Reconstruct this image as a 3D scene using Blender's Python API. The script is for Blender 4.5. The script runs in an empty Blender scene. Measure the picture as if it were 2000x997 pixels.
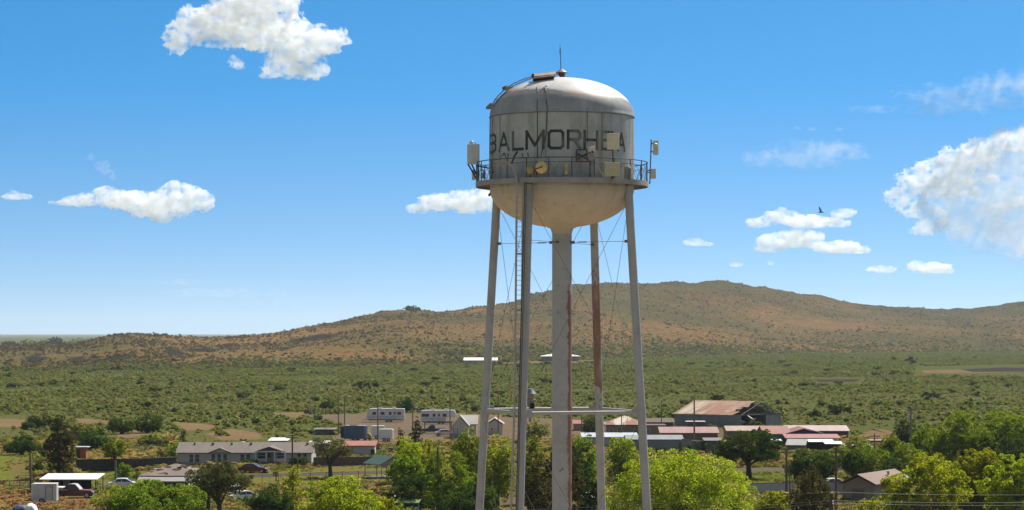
import bpy, math, random
import numpy as np
from mathutils import Vector, Matrix, Euler

SC = bpy.context.scene
COL = SC.collection
F = 4800.0          # focal length in pixels of a 2000 px wide picture
EYE = 21.0          # height of the drone's camera
HOR = 650.0         # row of the horizon
PI = math.pi
R = math.radians
SUN_EL, SUN_AZ = R(49), math.atan2(0.6, 0.8)   # sun stands behind the tower, to the right

# ------------------------------------------------------------------ helpers
def G(px, py):
    d = F * EYE / (py - HOR)
    return ((px - 1000.0) / F * d, d)
def mpp(py):
    return EYE / (py - HOR)
def at(px, py, d):
    return ((px - 1000.0) / F * d, d, EYE + (HOR - py) / F * d)

def tag(o, label=None, cat=None, group=None, kind=None):
    if label: o['label'] = label
    if cat: o['category'] = cat
    if group: o['group'] = group
    if kind: o['kind'] = kind
    return o
def thing(name, label, cat, loc=(0, 0, 0), rz=0.0, group=None):
    o = bpy.data.objects.new(name, None)
    COL.objects.link(o)
    o.empty_display_size = .3
    o.location = loc
    o.rotation_euler = (0, 0, rz)
    return tag(o, label, cat, group)
def copy_tree(o, parent=None):
    c = o.copy(); COL.objects.link(c)
    if parent is not None: c.parent = parent
    for ch in list(o.children): copy_tree(ch, c)
    return c

class MB:
    def __init__(self):
        self.v = []; self.f = []; self.mi = []; self.cur = 0
    def add(self, vs, fs):
        n = len(self.v)
        self.v.extend([tuple(p) for p in vs])
        for f in fs:
            self.f.append(tuple(i + n for i in f)); self.mi.append(self.cur)
        return self
    def box(self, c, s, rot=None):
        hx, hy, hz = s[0] / 2, s[1] / 2, s[2] / 2
        vs = [Vector((x, y, z)) for x in (-hx, hx) for y in (-hy, hy) for z in (-hz, hz)]
        if rot is not None:
            m = Euler(rot).to_matrix(); vs = [m @ p for p in vs]
        c = Vector(c)
        return self.add([p + c for p in vs], [(0, 1, 3, 2), (4, 6, 7, 5), (0, 4, 5, 1), (2, 3, 7, 6), (0, 2, 6, 4), (1, 5, 7, 3)])
    def tube(self, pts, r, n=8, cap=True):
        pts = [Vector(p) for p in pts]
        k = len(pts)
        rr = r if isinstance(r, (list, tuple)) else [r] * k
        vs = []
        up = Vector((0, 0, 1))
        u = None
        for i, p in enumerate(pts):
            t = (pts[min(i + 1, k - 1)] - pts[max(i - 1, 0)])
            if t.length < 1e-9: t = Vector((0, 0, 1))
            t.normalize()
            if u is None:
                u = t.cross(up if abs(t.z) < .95 else Vector((1, 0, 0)))
            else:
                u = u - t * u.dot(t)
            u.normalize()
            w = t.cross(u)
            for j in range(n):
                a = 2 * PI * j / n
                vs.append(p + (u * math.cos(a) + w * math.sin(a)) * rr[i])
        fs = []
        for i in range(k - 1):
            for j in range(n):
                fs.append((i * n + j, i * n + (j + 1) % n, (i + 1) * n + (j + 1) % n, (i + 1) * n + j))
        if cap:
            fs.append(tuple(range(n))[::-1]); fs.append(tuple((k - 1) * n + j for j in range(n)))
        return self.add(vs, fs)
    def lathe(self, prof, n=48, a0=0.0, a1=2 * PI, c=(0, 0, 0)):
        full = abs(a1 - a0 - 2 * PI) < 1e-6
        m = n if full else n + 1
        vs = []
        for (r, z) in prof:
            for j in range(m):
                a = a0 + (a1 - a0) * j / n
                vs.append((c[0] + r * math.cos(a), c[1] + r * math.sin(a), c[2] + z))
        fs = []
        for i in range(len(prof) - 1):
            for j in range(n):
                j2 = (j + 1) % m
                fs.append((i * m + j, i * m + j2, (i + 1) * m + j2, (i + 1) * m + j))
        return self.add(vs, fs)
    def prism(self, poly, axis, a, b):
        """poly: 2D outline; extruded along axis from a to b. axis 'x': poly=(y,z); 'y': poly=(x,z); 'z': poly=(x,y)"""
        def P(q, t):
            return {'x': (t, q[0], q[1]), 'y': (q[0], t, q[1]), 'z': (q[0], q[1], t)}[axis]
        n = len(poly)
        vs = [P(q, a) for q in poly] + [P(q, b) for q in poly]
        fs = [tuple(range(n))[::-1], tuple(range(n, 2 * n))]
        fs += [(i, (i + 1) % n, n + (i + 1) % n, n + i) for i in range(n)]
        return self.add(vs, fs)
    def build(self, name, mats, parent=None, smooth=False, bevel=0.0, loc=None):
        me = bpy.data.meshes.new(name)
        me.from_pydata(self.v, [], self.f)
        mats = mats if isinstance(mats, (list, tuple)) else [mats]
        for m in mats: me.materials.append(m)
        if len(mats) > 1: me.polygons.foreach_set('material_index', self.mi)
        import bmesh
        bm = bmesh.new(); bm.from_mesh(me)
        bmesh.ops.recalc_face_normals(bm, faces=bm.faces)
        bm.to_mesh(me); bm.free()
        if smooth:
            me.polygons.foreach_set('use_smooth', [True] * len(me.polygons))
        o = bpy.data.objects.new(name, me)
        COL.objects.link(o)
        if parent is not None: o.parent = parent
        if loc is not None: o.location = loc
        if smooth:
            try: me.set_sharp_from_angle(angle=R(40))
            except Exception: pass
        if bevel:
            b = o.modifiers.new('bevel', 'BEVEL'); b.width = bevel; b.segments = 2; b.limit_method = 'ANGLE'
        return o

def np_mesh(name, V, Fq, mat, parent=None, tint=None, smooth=False):
    """quads only, numpy in"""
    me = bpy.data.meshes.new(name)
    nv, nf = len(V), len(Fq)
    k = Fq.shape[1]
    me.vertices.add(nv); me.loops.add(nf * k); me.polygons.add(nf)
    me.vertices.foreach_set('co', np.ascontiguousarray(V, dtype=np.float32).ravel())
    me.loops.foreach_set('vertex_index', np.ascontiguousarray(Fq, dtype=np.int32).ravel())
    me.polygons.foreach_set('loop_start', np.arange(0, nf * k, k, dtype=np.int32))
    if smooth: me.polygons.foreach_set('use_smooth', np.ones(nf, dtype=bool))
    if tint is not None:
        a = me.attributes.new('tint', 'FLOAT', 'POINT')
        a.data.foreach_set('value', np.ascontiguousarray(tint, dtype=np.float32))
    me.update(calc_edges=True)
    me.materials.append(mat)
    o = bpy.data.objects.new(name, me); COL.objects.link(o)
    if parent is not None: o.parent = parent
    return o

# ------------------------------------------------------------------ materials
def _new(name):
    m = bpy.data.materials.new(name); m.use_nodes = True
    nt = m.node_tree; nt.nodes.clear()
    out = nt.nodes.new('ShaderNodeOutputMaterial')
    return m, nt, out
def N(nt, typ, **kw):
    n = nt.nodes.new(typ)
    for k, v in kw.items(): setattr(n, k, v)
    return n
def coords(nt, scale=(1, 1, 1), kind='Object'):
    tc = N(nt, 'ShaderNodeTexCoord'); mp = N(nt, 'ShaderNodeMapping')
    mp.inputs['Scale'].default_value = scale
    nt.links.new(tc.outputs[kind], mp.inputs['Vector'])
    return mp.outputs['Vector']
def noise(nt, vec, scale, detail=5, rough=.6):
    n = N(nt, 'ShaderNodeTexNoise'); n.inputs['Scale'].default_value = scale
    n.inputs['Detail'].default_value = detail; n.inputs['Roughness'].default_value = rough
    nt.links.new(vec, n.inputs['Vector'])
    return n.outputs['Fac']
def ramp(nt, fac, stops):
    r = N(nt, 'ShaderNodeValToRGB')
    el = r.color_ramp.elements
    while len(el) < len(stops): el.new(.5)
    for e, (p, c) in zip(el, stops):
        e.position = p
        e.color = (*c, 1) if isinstance(c, (tuple, list)) else (c, c, c, 1)
    nt.links.new(fac, r.inputs['Fac'])
    return r.outputs['Color']
def mix(nt, fac, a, b, typ='MIX'):
    n = N(nt, 'ShaderNodeMix'); n.data_type = 'RGBA'; n.blend_type = typ
    for s, v in ((n.inputs[0], fac), (n.inputs[6], a), (n.inputs[7], b)):
        if hasattr(v, 'links') or hasattr(v, 'is_linked'): nt.links.new(v, s)
        elif isinstance(v, (int, float)): s.default_value = v
        else: s.default_value = (*v, 1)
    return n.outputs[2]
def math_n(nt, op, a, b=0.0):
    n = N(nt, 'ShaderNodeMath', operation=op)
    for s, v in ((n.inputs[0], a), (n.inputs[1], b)):
        if isinstance(v, (int, float)): s.default_value = v
        else: nt.links.new(v, s)
    return n.outputs[0]
def pbr(nt, out, col, rough=.8, metal=0.0, spec=.3, bump=None, bstr=.3, bdist=.05):
    b = N(nt, 'ShaderNodeBsdfPrincipled')
    if isinstance(col, (tuple, list)): b.inputs['Base Color'].default_value = (*col, 1)
    else: nt.links.new(col, b.inputs['Base Color'])
    b.inputs['Roughness'].default_value = rough
    b.inputs['Metallic'].default_value = metal
    b.inputs['Specular IOR Level'].default_value = spec
    if bump is not None:
        bn = N(nt, 'ShaderNodeBump'); bn.inputs['Strength'].default_value = bstr
        bn.inputs['Distance'].default_value = bdist
        nt.links.new(bump, bn.inputs['Height']); nt.links.new(bn.outputs['Normal'], b.inputs['Normal'])
    nt.links.new(b.outputs[0], out.inputs['Surface'])
    return b
_mc = {}
def mat(name, c1, c2=None, scale=2.0, rough=.8, metal=0.0, spec=.3, stretch=(1, 1, 1), lo=.35, hi=.65, bump=0.0):
    """worn surface: two colours of the thing itself mixed by noise, with finer grime on top"""
    if name in _mc: return _mc[name]
    m, nt, out = _new(name)
    if c2 is None: c2 = tuple(x * .82 for x in c1)
    v = coords(nt, stretch)
    f = noise(nt, v, scale)
    c = ramp(nt, f, [(lo, c1), (hi, c2)])
    f2 = noise(nt, v, scale * 6, 4)
    c = mix(nt, math_n(nt, 'MULTIPLY', f2, .35), c, tuple(x * .6 for x in c1))
    pbr(nt, out, c, rough, metal, spec, f2 if bump else None, bump)
    _mc[name] = m
    return m
def leaf_mat(name, c1, c2, trans=.35, glow=(2.3, 2.0, 1.1)):
    m, nt, out = _new(name)
    a = N(nt, 'ShaderNodeAttribute', attribute_name='tint')
    oi = N(nt, 'ShaderNodeObjectInfo')
    c = mix(nt, a.outputs['Fac'], c1, c2)
    hs = N(nt, 'ShaderNodeHueSaturation')
    hs.inputs['Saturation'].default_value = 1.0
    nt.links.new(math_n(nt, 'ADD', math_n(nt, 'MULTIPLY', oi.outputs['Random'], .34), .85), hs.inputs['Value'])
    nt.links.new(math_n(nt, 'ADD', math_n(nt, 'MULTIPLY', oi.outputs['Random'], .03), .485), hs.inputs['Hue'])
    nt.links.new(c, hs.inputs['Color'])
    d = N(nt, 'ShaderNodeBsdfDiffuse'); t = N(nt, 'ShaderNodeBsdfTranslucent'); mx = N(nt, 'ShaderNodeMixShader')
    mx.inputs[0].default_value = trans
    nt.links.new(hs.outputs[0], d.inputs['Color'])
    # light that comes through a leaf is yellower and stronger than what it reflects
    nt.links.new(mix(nt, 1.0, hs.outputs[0], glow, 'MULTIPLY'), t.inputs['Color'])
    nt.links.new(d.outputs[0], mx.inputs[1]); nt.links.new(t.outputs[0], mx.inputs[2])
    nt.links.new(mx.outputs[0], out.inputs['Surface'])
    return m

def matte(nt, out, col, bump=None, bstr=.4, bdist=.1):
    d = N(nt, 'ShaderNodeBsdfDiffuse'); d.inputs['Roughness'].default_value = .6
    nt.links.new(col, d.inputs['Color'])
    if bump is not None:
        bn = N(nt, 'ShaderNodeBump'); bn.inputs['Strength'].default_value = bstr; bn.inputs['Distance'].default_value = bdist
        nt.links.new(bump, bn.inputs['Height']); nt.links.new(bn.outputs['Normal'], d.inputs['Normal'])
    nt.links.new(d.outputs[0], out.inputs['Surface'])

# value noise in numpy (for terrain, clouds, scatter)
def _hash(ix, iy, iz, seed):
    h = (ix.astype(np.int64) * 374761393 + iy.astype(np.int64) * 668265263 + iz.astype(np.int64) * 2147483647 + seed * 974711) & 0xFFFFFFFF
    h = ((h ^ (h >> 13)) * 1274126177) & 0xFFFFFFFF
    h = (h ^ (h >> 16)) & 0xFFFFFFFF
    return h.astype(np.float32) / 4294967295.0
def vnoise(x, y, z, seed=0):
    x, y, z = np.broadcast_arrays(np.asarray(x, dtype=np.float32), np.asarray(y, dtype=np.float32), np.asarray(z, dtype=np.float32))
    fx, fy, fz = np.floor(x), np.floor(y), np.floor(z)
    ix, iy, iz = fx.astype(np.int64), fy.astype(np.int64), fz.astype(np.int64)
    tx, ty, tz = x - fx, y - fy, z - fz
    tx, ty, tz = (t * t * (3 - 2 * t) for t in (tx, ty, tz))
    r = 0
    for dx in (0, 1):
        wx = tx if dx else 1 - tx
        for dy in (0, 1):
            wy = ty if dy else 1 - ty
            for dz in (0, 1):
                wz = tz if dz else 1 - tz
                r = r + wx * wy * wz * _hash(ix + dx, iy + dy, iz + dz, seed)
    return r * 2 - 1
def fbm(x, y, z=0.0, oct=4, seed=0, gain=.5):
    s, a = 0, 1.0
    tot = 0
    for o in range(oct):
        s = s + a * vnoise(np.asarray(x) * 2 ** o, np.asarray(y) * 2 ** o, np.asarray(z) * 2 ** o, seed + o * 17)
        tot += a; a *= gain
    return s / tot
# ------------------------------------------------------------------ settings
SKY_STRETCH = 3.2
SKY_S = .145
DO_CLOUDS = True
HAZE = 3.3e-5
N_SCRUB = 320000
N_HILL = 110000
# ------------------------------------------------------------------ camera, light, sky
cam = bpy.data.objects.new('camera', bpy.data.cameras.new('camera'))
COL.objects.link(cam)
cam.location = (0, 0, EYE); cam.rotation_euler = (PI / 2, 0, 0)
cam.data.sensor_width = 36; cam.data.lens = F / 2000 * 36
cam.data.shift_y = (HOR - 498.5) / 2000
cam.data.clip_start = 1; cam.data.clip_end = 120000
SC.camera = cam

sl = bpy.data.lights.new('sun', 'SUN'); sun = bpy.data.objects.new('sun', sl); COL.objects.link(sun)
sl.energy = 4.6; sl.angle = R(.53); sl.color = (1, .96, .89)
sd = Vector((math.sin(SUN_AZ) * math.cos(SUN_EL), math.cos(SUN_AZ) * math.cos(SUN_EL), math.sin(SUN_EL)))
sun.rotation_euler = sd.to_track_quat('Z', 'Y').to_euler()
sun.location = (60, 60, 120)

w = bpy.data.worlds.new('World'); SC.world = w; w.use_nodes = True
nt = w.node_tree; nt.nodes.clear()
wo = N(nt, 'ShaderNodeOutputWorld'); bg = N(nt, 'ShaderNodeBackground')
sky = N(nt, 'ShaderNodeTexSky'); sky.sky_type = 'NISHITA'; sky.sun_disc = False
sky.sun_elevation = SUN_EL; sky.sun_rotation = SUN_AZ
sky.altitude = 1000; sky.air_density = 1.0; sky.dust_density = .3; sky.ozone_density = 3.0
# the air over this high desert is clear: the blue deepens quickly above the horizon
tc = N(nt, 'ShaderNodeTexCoord'); mp = N(nt, 'ShaderNodeMapping'); mp.vector_type = 'POINT'
mp.inputs['Scale'].default_value = (1, 1, SKY_STRETCH)
mp.inputs['Location'].default_value = (0, 0, .11)
nt.links.new(tc.outputs['Generated'], mp.inputs['Vector'])
nm = N(nt, 'ShaderNodeVectorMath', operation='NORMALIZE')
nt.links.new(mp.outputs[0], nm.inputs[0]); nt.links.new(nm.outputs[0], sky.inputs['Vector'])
hs = N(nt, 'ShaderNodeHueSaturation'); hs.inputs['Saturation'].default_value = 1.36; hs.inputs['Hue'].default_value = .488
hs.inputs['Value'].default_value = .71
nt.links.new(sky.outputs[0], hs.inputs['Color'])
# white veil added to the unseen upper sky, so the fill light is neutral
sz = N(nt, 'ShaderNodeSeparateXYZ'); nt.links.new(tc.outputs['Generated'], sz.inputs[0])
veil = ramp(nt, sz.outputs['Z'], [(.2, 0.0), (.45, .85)])
bw = N(nt, 'ShaderNodeRGBToBW'); nt.links.new(sky.outputs[0], bw.inputs[0])
white = mix(nt, 1.0, bw.outputs[0], (1.32, 1.32, 1.3), 'MULTIPLY')
dust = ramp(nt, sz.outputs['Z'], [(0.0, .62), (.035, .34), (.1, 0.0)])      # dusty air low over the plain
grey = mix(nt, 1.0, bw.outputs[0], (.5, .62, .74), 'MULTIPLY')
skyc = mix(nt, veil, mix(nt, dust, hs.outputs[0], grey), white)
nt.links.new(skyc, bg.inputs['Color'])
bg.inputs['Strength'].default_value = SKY_S
nt.links.new(bg.outputs[0], wo.inputs['Surface'])

SC.render.engine = 'CYCLES'
SC.view_settings.view_transform = 'Standard'; SC.view_settings.look = 'None'
SC.view_settings.exposure = .61; SC.view_settings.gamma = 1.0
cy = SC.cycles
cy.use_denoising = True
cy.max_bounces = 32; cy.diffuse_bounces = 3; cy.glossy_bounces = 2; cy.transmission_bounces = 3
cy.transparent_max_bounces = 4; cy.volume_bounces = 32
cy.caustics_reflective = False; cy.caustics_refractive = False

# ------------------------------------------------------------------ clouds: closed bodies filled with even mist
def surface_net(Fd):
    nx, ny, nz = Fd.shape
    ins = Fd > 0
    cnt = np.zeros((nx - 1, ny - 1, nz - 1), np.int8)
    for dx in (0, 1):
        for dy in (0, 1):
            for dz in (0, 1):
                cnt += ins[dx:nx - 1 + dx, dy:ny - 1 + dy, dz:nz - 1 + dz]
    act = (cnt > 0) & (cnt < 8)
    idx = -np.ones(act.shape, np.int64)
    I, J, K = np.nonzero(act)
    idx[I, J, K] = np.arange(len(I))
    acc = np.zeros((len(I), 3)); num = np.zeros(len(I))
    C = [(a, b, c) for a in (0, 1) for b in (0, 1) for c in (0, 1)]
    for a in range(8):
        for b in range(a + 1, 8):
            A, B = C[a], C[b]
            if sum(abs(p - q) for p, q in zip(A, B)) != 1: continue
            fa = Fd[I + A[0], J + A[1], K + A[2]]; fb = Fd[I + B[0], J + B[1], K + B[2]]
            cr = (fa > 0) != (fb > 0)
            t = np.where(cr, fa / np.where(cr, fa - fb, 1), 0)
            for ax in range(3):
                acc[:, ax] += np.where(cr, A[ax] + t * (B[ax] - A[ax]), 0)
            num += cr
    V = np.stack([I, J, K], 1) + acc / num[:, None]
    Q = []
    for ax in range(3):
        o1, o2 = [(1, 2), (0, 2), (0, 1)][ax]
        sl0 = [slice(None)] * 3; sl1 = [slice(None)] * 3
        sl0[ax] = slice(0, -1); sl1[ax] = slice(1, None)
        a = ins[tuple(sl0)]; b = ins[tuple(sl1)]
        ch = np.array(np.nonzero(a != b))
        ok = (ch[o1] > 0) & (ch[o1] < Fd.shape[o1] - 1) & (ch[o2] > 0) & (ch[o2] < Fd.shape[o2] - 1)
        ch = ch[:, ok]
        flip = a[tuple(ch)] 
        def cell(d1, d2):
            q = ch.copy(); q[o1] += d1; q[o2] += d2
            return idx[tuple(q)]
        q = np.stack([cell(-1, -1), cell(0, -1), cell(0, 0), cell(-1, 0)], 1)
        if ax == 1: flip = ~flip
        q[~flip] = q[~flip][:, ::-1]
        Q.append(q)
    return V, np.concatenate(Q)

def cloud_mat(name, dens, aniso=.4, wave=38.0, lo=.37, hi=.60):
    """mist whose density is torn by fine billowing noise"""
    m, nt, out = _new(name)
    pv = N(nt, 'ShaderNodeVolumePrincipled')
    pv.inputs['Color'].default_value = (1, 1, 1, 1)
    pv.inputs['Anisotropy'].default_value = aniso
    v = coords(nt, (1, 1, 1.25)); f = noise(nt, v, 1.0 / wave, 5, .62)
    d = N(nt, 'ShaderNodeMapRange'); d.inputs['From Min'].default_value = lo; d.inputs['From Max'].default_value = hi
    d.inputs['To Min'].default_value = 0.0; d.inputs['To Max'].default_value = dens
    nt.links.new(f, d.inputs['Value']); nt.links.new(d.outputs[0], pv.inputs['Density'])
    nt.links.new(pv.outputs[0], out.inputs['Volume'])
    try: m.cycles.volume_step_rate = .25
    except Exception: pass
    return m
CD = 9000.0
CM = cloud_mat('cloud_mist', .06, .36); CMT = cloud_mat('thin_cloud_mist', .012, .4, 24.0)
def cloud(name, label, lobes, seed, cell=2.0, amp=.42, depth=.42, base=None, material=None, fs=26.0, dist=CD, stretch=1.0, kind='stuff'):
    """lobes: (px, py, rx, ry) puffs as seen; depth rounds them off; fbm billows roughen them"""
    rnd = random.Random(seed)
    L = np.array(lobes, float)
    x0, x1 = (L[:, 0] - L[:, 2]).min() - 14, (L[:, 0] + L[:, 2]).max() + 14
    z0, z1 = (L[:, 1] - L[:, 3]).min() - 14, (L[:, 1] + L[:, 3]).max() + 14
    dep = [(l[2] + l[3]) / 2 * depth for l in lobes]
    offs = [rnd.uniform(-.4, .4) * d for d in dep]
    dm = max(d + abs(o) for d, o in zip(dep, offs)) + 14
    xs = np.arange(x0, x1, cell); ys = np.arange(-dm, dm, cell); zs = np.arange(z0, z1, cell)
    X = xs[:, None, None]; Y = ys[None, :, None]; Z = zs[None, None, :]
    k = 7.0
    s = np.zeros((len(xs), len(ys), len(zs)), np.float32)
    for l, d, o in zip(lobes, dep, offs):
        q = np.sqrt(((X - l[0]) / l[2]) ** 2 + ((Y - o) / d) ** 2 + ((Z - l[1]) / l[3]) ** 2)
        s += np.exp(np.clip(k * (1 - q), -20, 20)).astype(np.float32)
    f = (np.log(s) / k).astype(np.float32)
    band = np.abs(f) < amp * 2.2
    bi = np.nonzero(band)
    bx, by, bz = xs[bi[0]] / fs / stretch, ys[bi[1]] / fs, zs[bi[2]] / fs
    n = fbm(bx, by, bz, 2, seed) * .8
    t = 0; a = 1.0
    for o in range(5):        # billows: rounded bumps with creases
        t = t + a * (.55 - np.abs(vnoise(bx * 1.9 * 2 ** o, by * 1.9 * 2 ** o, bz * 1.9 * 2 ** o, seed + 50 + o)) * 1.6)
        a *= .78
    f[bi] += amp * (n * .8 + t * .62)
    if base is not None:
        f = np.minimum(f, ((base - Z) / 12.0 + .06 * np.sin(X * .2)).astype(np.float32) + np.zeros_like(f))
    f[0], f[-1] = -1, -1; f[:, 0], f[:, -1] = -1, -1; f[:, :, 0], f[:, :, -1] = -1, -1
    V, Q = surface_net(f)
    m = dist / F
    cx, cy_, cz = (x0 + x1) / 2, 0.0, (z0 + z1) / 2
    W = np.stack([(xs[0] + V[:, 0] * cell - cx) * m, (ys[0] + V[:, 1] * cell) * m, -(zs[0] + V[:, 2] * cell - cz) * m], 1)
    o = np_mesh(name, W, Q[:, ::-1], material or CM)
    o.location = at(cx, cz, dist)
    return tag(o, label, 'cloud', 'white clouds in the sky', kind)
if DO_CLOUDS:
    cloud('cloud', 'big white puffy cloud high above the plain, cut by the top edge', [
        (350, 75, 30, 26), (345, 98, 16, 14), (385, 52, 44, 26), (366, 30, 20, 16), (440, 42, 60, 34), (500, 38, 70, 46), (520, 0, 46, 34), (455, -4, 44, 26), (560, 10, 20, 24),
        (560, 70, 60, 34), (610, 84, 50, 26), (648, 80, 28, 22), (672, 78, 14, 12), (575, 112, 54, 20), (545, 140, 34, 14), (600, 142, 36, 14), (625, 136, 16, 16), (520, 148, 14, 8), (500, 84, 50, 18), (420, 84, 22, 12)], 3, amp=.5)
    cloud('cloud', 'small torn scrap of cloud below the big white cloud', [(462, 124, 13, 9), (470, 131, 9, 5), (455, 115, 7, 6)], 31, cell=1.5, amp=.6, fs=12)
    cloud('cloud', 'long low cloud with a domed right end over the left plain', [
        (345, 372, 34, 18), (375, 388, 40, 22), (310, 402, 60, 26), (316, 424, 26, 11), (250, 392, 60, 18), (212, 378, 30, 13), (402, 398, 18, 16)], 5, amp=.34)
    cloud('cloud', 'flat tapering cloud left of the long domed cloud', [(155, 393, 36, 11), (122, 397, 22, 5), (100, 396, 12, 4), (165, 384, 16, 8)], 52, cell=1.5, amp=.35, fs=16)
    cloud('cloud', 'small flat cloud at the left edge of the sky', [(30, 384, 28, 7), (25, 379, 14, 6), (50, 384, 12, 5)], 6, cell=1.4, amp=.3, fs=12)
    cloud('cloud', 'faint wispy scrap of cloud over the left plain', [(178, 308, 10, 6), (200, 324, 14, 9), (212, 336, 12, 8), (222, 346, 8, 7)], 7, cell=1.5, amp=.7, fs=10, material=CMT)
    cloud('cloud', 'white cloud behind the left side of the water tower', [
        (860, 396, 44, 17), (920, 394, 46, 24), (825, 407, 28, 13), (955, 390, 34, 24), (985, 400, 30, 14), (805, 410, 12, 8)], 8, amp=.34, base=418)
    cloud('cloud', 'flat layered cloud under the flying bird', [
        (1480, 436, 26, 12), (1530, 426, 30, 17), (1580, 434, 60, 13), (1640, 436, 22, 9), (1526, 412, 10, 8), (1500, 420, 9, 9)], 9, amp=.34, base=448)
    cloud('cloud', 'short oval cloud right of the flying bird', [(1650, 417, 26, 9), (1636, 420, 16, 7)], 91, cell=1.5, amp=.3, fs=16)
    cloud('cloud', 'middle cloud below the flat layered one', [(1500, 474, 26, 16), (1550, 466, 46, 18), (1590, 462, 20, 12), (1500, 486, 26, 10)], 10, amp=.32, base=494)
    cloud('cloud', 'long flat cloud at the lower right of the bird clouds', [(1640, 484, 50, 13), (1610, 484, 30, 11), (1675, 490, 26, 7)], 11, cell=1.6, amp=.32, base=496)
    cloud('cloud', 'small flat cloud right of the water tower legs', [(1356, 474, 22, 8), (1376, 478, 16, 6), (1345, 473, 12, 6)], 12, cell=1.4, amp=.34, fs=12, base=481)
    cloud('cloud', 'tiny cloud above the hilltop', [(1438, 518, 14, 5), (1434, 516, 8, 4)], 13, cell=1.2, amp=.3, fs=9)
    cloud('cloud', 'tiniest round cloud above the hilltop', [(1505, 515, 8, 4)], 14, cell=1.2, amp=.3, fs=9)
    cloud('cloud', 'low flat cloud above the hill saddle, left of two', [(1722, 526, 28, 8), (1705, 525, 12, 6)], 15, cell=1.4, amp=.35, fs=14, base=534)
    cloud('cloud', 'low flat cloud above the hill saddle, right of two', [(1815, 524, 44, 11), (1790, 518, 16, 8), (1850, 528, 18, 7)], 16, cell=1.5, amp=.4, fs=16, base=535)
    cloud('cloud', 'towering white cumulus cloud at the right edge of the sky', [
        (1765, 386, 34, 18), (1748, 384, 18, 12), (1795, 352, 40, 26), (1840, 330, 46, 24), (1885, 310, 44, 24), (1925, 292, 40, 24), (1965, 276, 40, 22), (2010, 266, 50, 24), (2050, 290, 40, 40), (1830, 366, 40, 26),
        (1800, 410, 34, 20), (1806, 444, 34, 16), (1830, 428, 26, 18), (1880, 352, 34, 22), (1936, 350, 26, 9), (1900, 376, 24, 9)], 17, cell=1.8, amp=.5, fs=22, depth=.28)
    cloud('cloud', 'pale misty body of the towering cumulus', [(1880, 370, 70, 50), (1940, 340, 80, 60), (2010, 330, 70, 60), (1900, 430, 70, 50), (1970, 440, 80, 60), (2040, 450, 70, 70), (1960, 390, 80, 60)], 27, cell=2.6, amp=.5, fs=30, material=cloud_mat('under_mist', .0085, .36, 80.0, .28, .62), depth=.5)
    cloud('cloud', 'white wisps inside the towering cumulus body', [(1960, 402, 26, 9), (1990, 392, 22, 10), (2010, 388, 14, 8), (1950, 412, 14, 6)], 28, cell=1.5, amp=.5, fs=14, depth=.4)
    cloud('cloud', 'little cloud scrap below the towering cumulus', [(1945, 466, 20, 9), (1978, 447, 20, 11)], 18, cell=1.5, amp=.4, fs=14, material=CMT)
    cloud('cloud', 'tiny white cloud puff high right of the tank', [(1558, 251, 7, 4), (1586, 252, 9, 4), (1640, 253, 8, 4)], 19, cell=1.2, amp=.4, fs=8, material=CMT)
    VT = cloud_mat('veil_mist', .0055, .4, 60.0, .42, .7)
    cloud('cloud', 'thin white veil of cloud high at the right edge', [(1900, 190, 110, 20), (1990, 165, 90, 22), (1820, 215, 60, 10), (1720, 212, 50, 6), (2060, 150, 60, 20)], 20, cell=3, amp=1.0, fs=11, material=VT, stretch=5, depth=.5)
    cloud('cloud', 'thin white veil of cloud above the bird', [(1590, 302, 80, 24), (1530, 310, 70, 14), (1640, 300, 50, 9)], 21, cell=3, amp=1.0, fs=11, material=VT, stretch=5, depth=.5)
    cloud('cloud', 'faint veil of cloud low above the left ridge', [(420, 572, 110, 8), (350, 552, 50, 6), (500, 592, 80, 7)], 22, cell=3, amp=.9, fs=11, material=VT, stretch=5, depth=.3)

# ------------------------------------------------------------------ haze: one closed box of air
if HAZE > 0:
    hb = MB(); hb.box((0, 14000, 99), (70000, 30000, 202))
    m, nt, out = _new('haze_air')
    pv = N(nt, 'ShaderNodeVolumePrincipled')
    pv.inputs['Color'].default_value = (.72, .84, 1, 1); pv.inputs['Density'].default_value = HAZE; pv.inputs['Anisotropy'].default_value = .3
    nt.links.new(pv.outputs[0], out.inputs['Volume'])
    tag(hb.build('haze', m), 'pale blue air haze over the far plain', None, None, 'stuff')

# ------------------------------------------------------------------ ground
m, nt, out = _new('plain_soil')
v = coords(nt)
big = noise(nt, v, .006, 4); mid = noise(nt, v, .05, 5); fine = noise(nt, v, .9, 5)
c = ramp(nt, mid, [(.36, (.17, .14, .06)), (.56, (.135, .145, .045))])
c = mix(nt, ramp(nt, big, [(.42, 0.0), (.58, .8)]), c, (.12, .14, .038))
c = mix(nt, ramp(nt, fine, [(.4, 0.0), (.75, .6)]), c, (.09, .095, .034))
matte(nt, out, c, fine, .5, .2)
GROUND_MAT = m
g = MB()
xs = [-33000, -8000, -2500, -900, -300, 0, 300, 900, 2500, 8000, 33000]
ys = [-300, 0, 150, 300, 450, 650, 1000, 1600, 3000, 6000, 12000, 28500]
g.add([(x, y, 0) for y in ys for x in xs], [(j * 11 + i, j * 11 + i + 1, (j + 1) * 11 + i + 1, (j + 1) * 11 + i) for j in range(11) for i in range(10)])
tag(g.build('ground', GROUND_MAT), 'flat scrub plain of tan soil reaching the horizon', None, None, 'structure')

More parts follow.
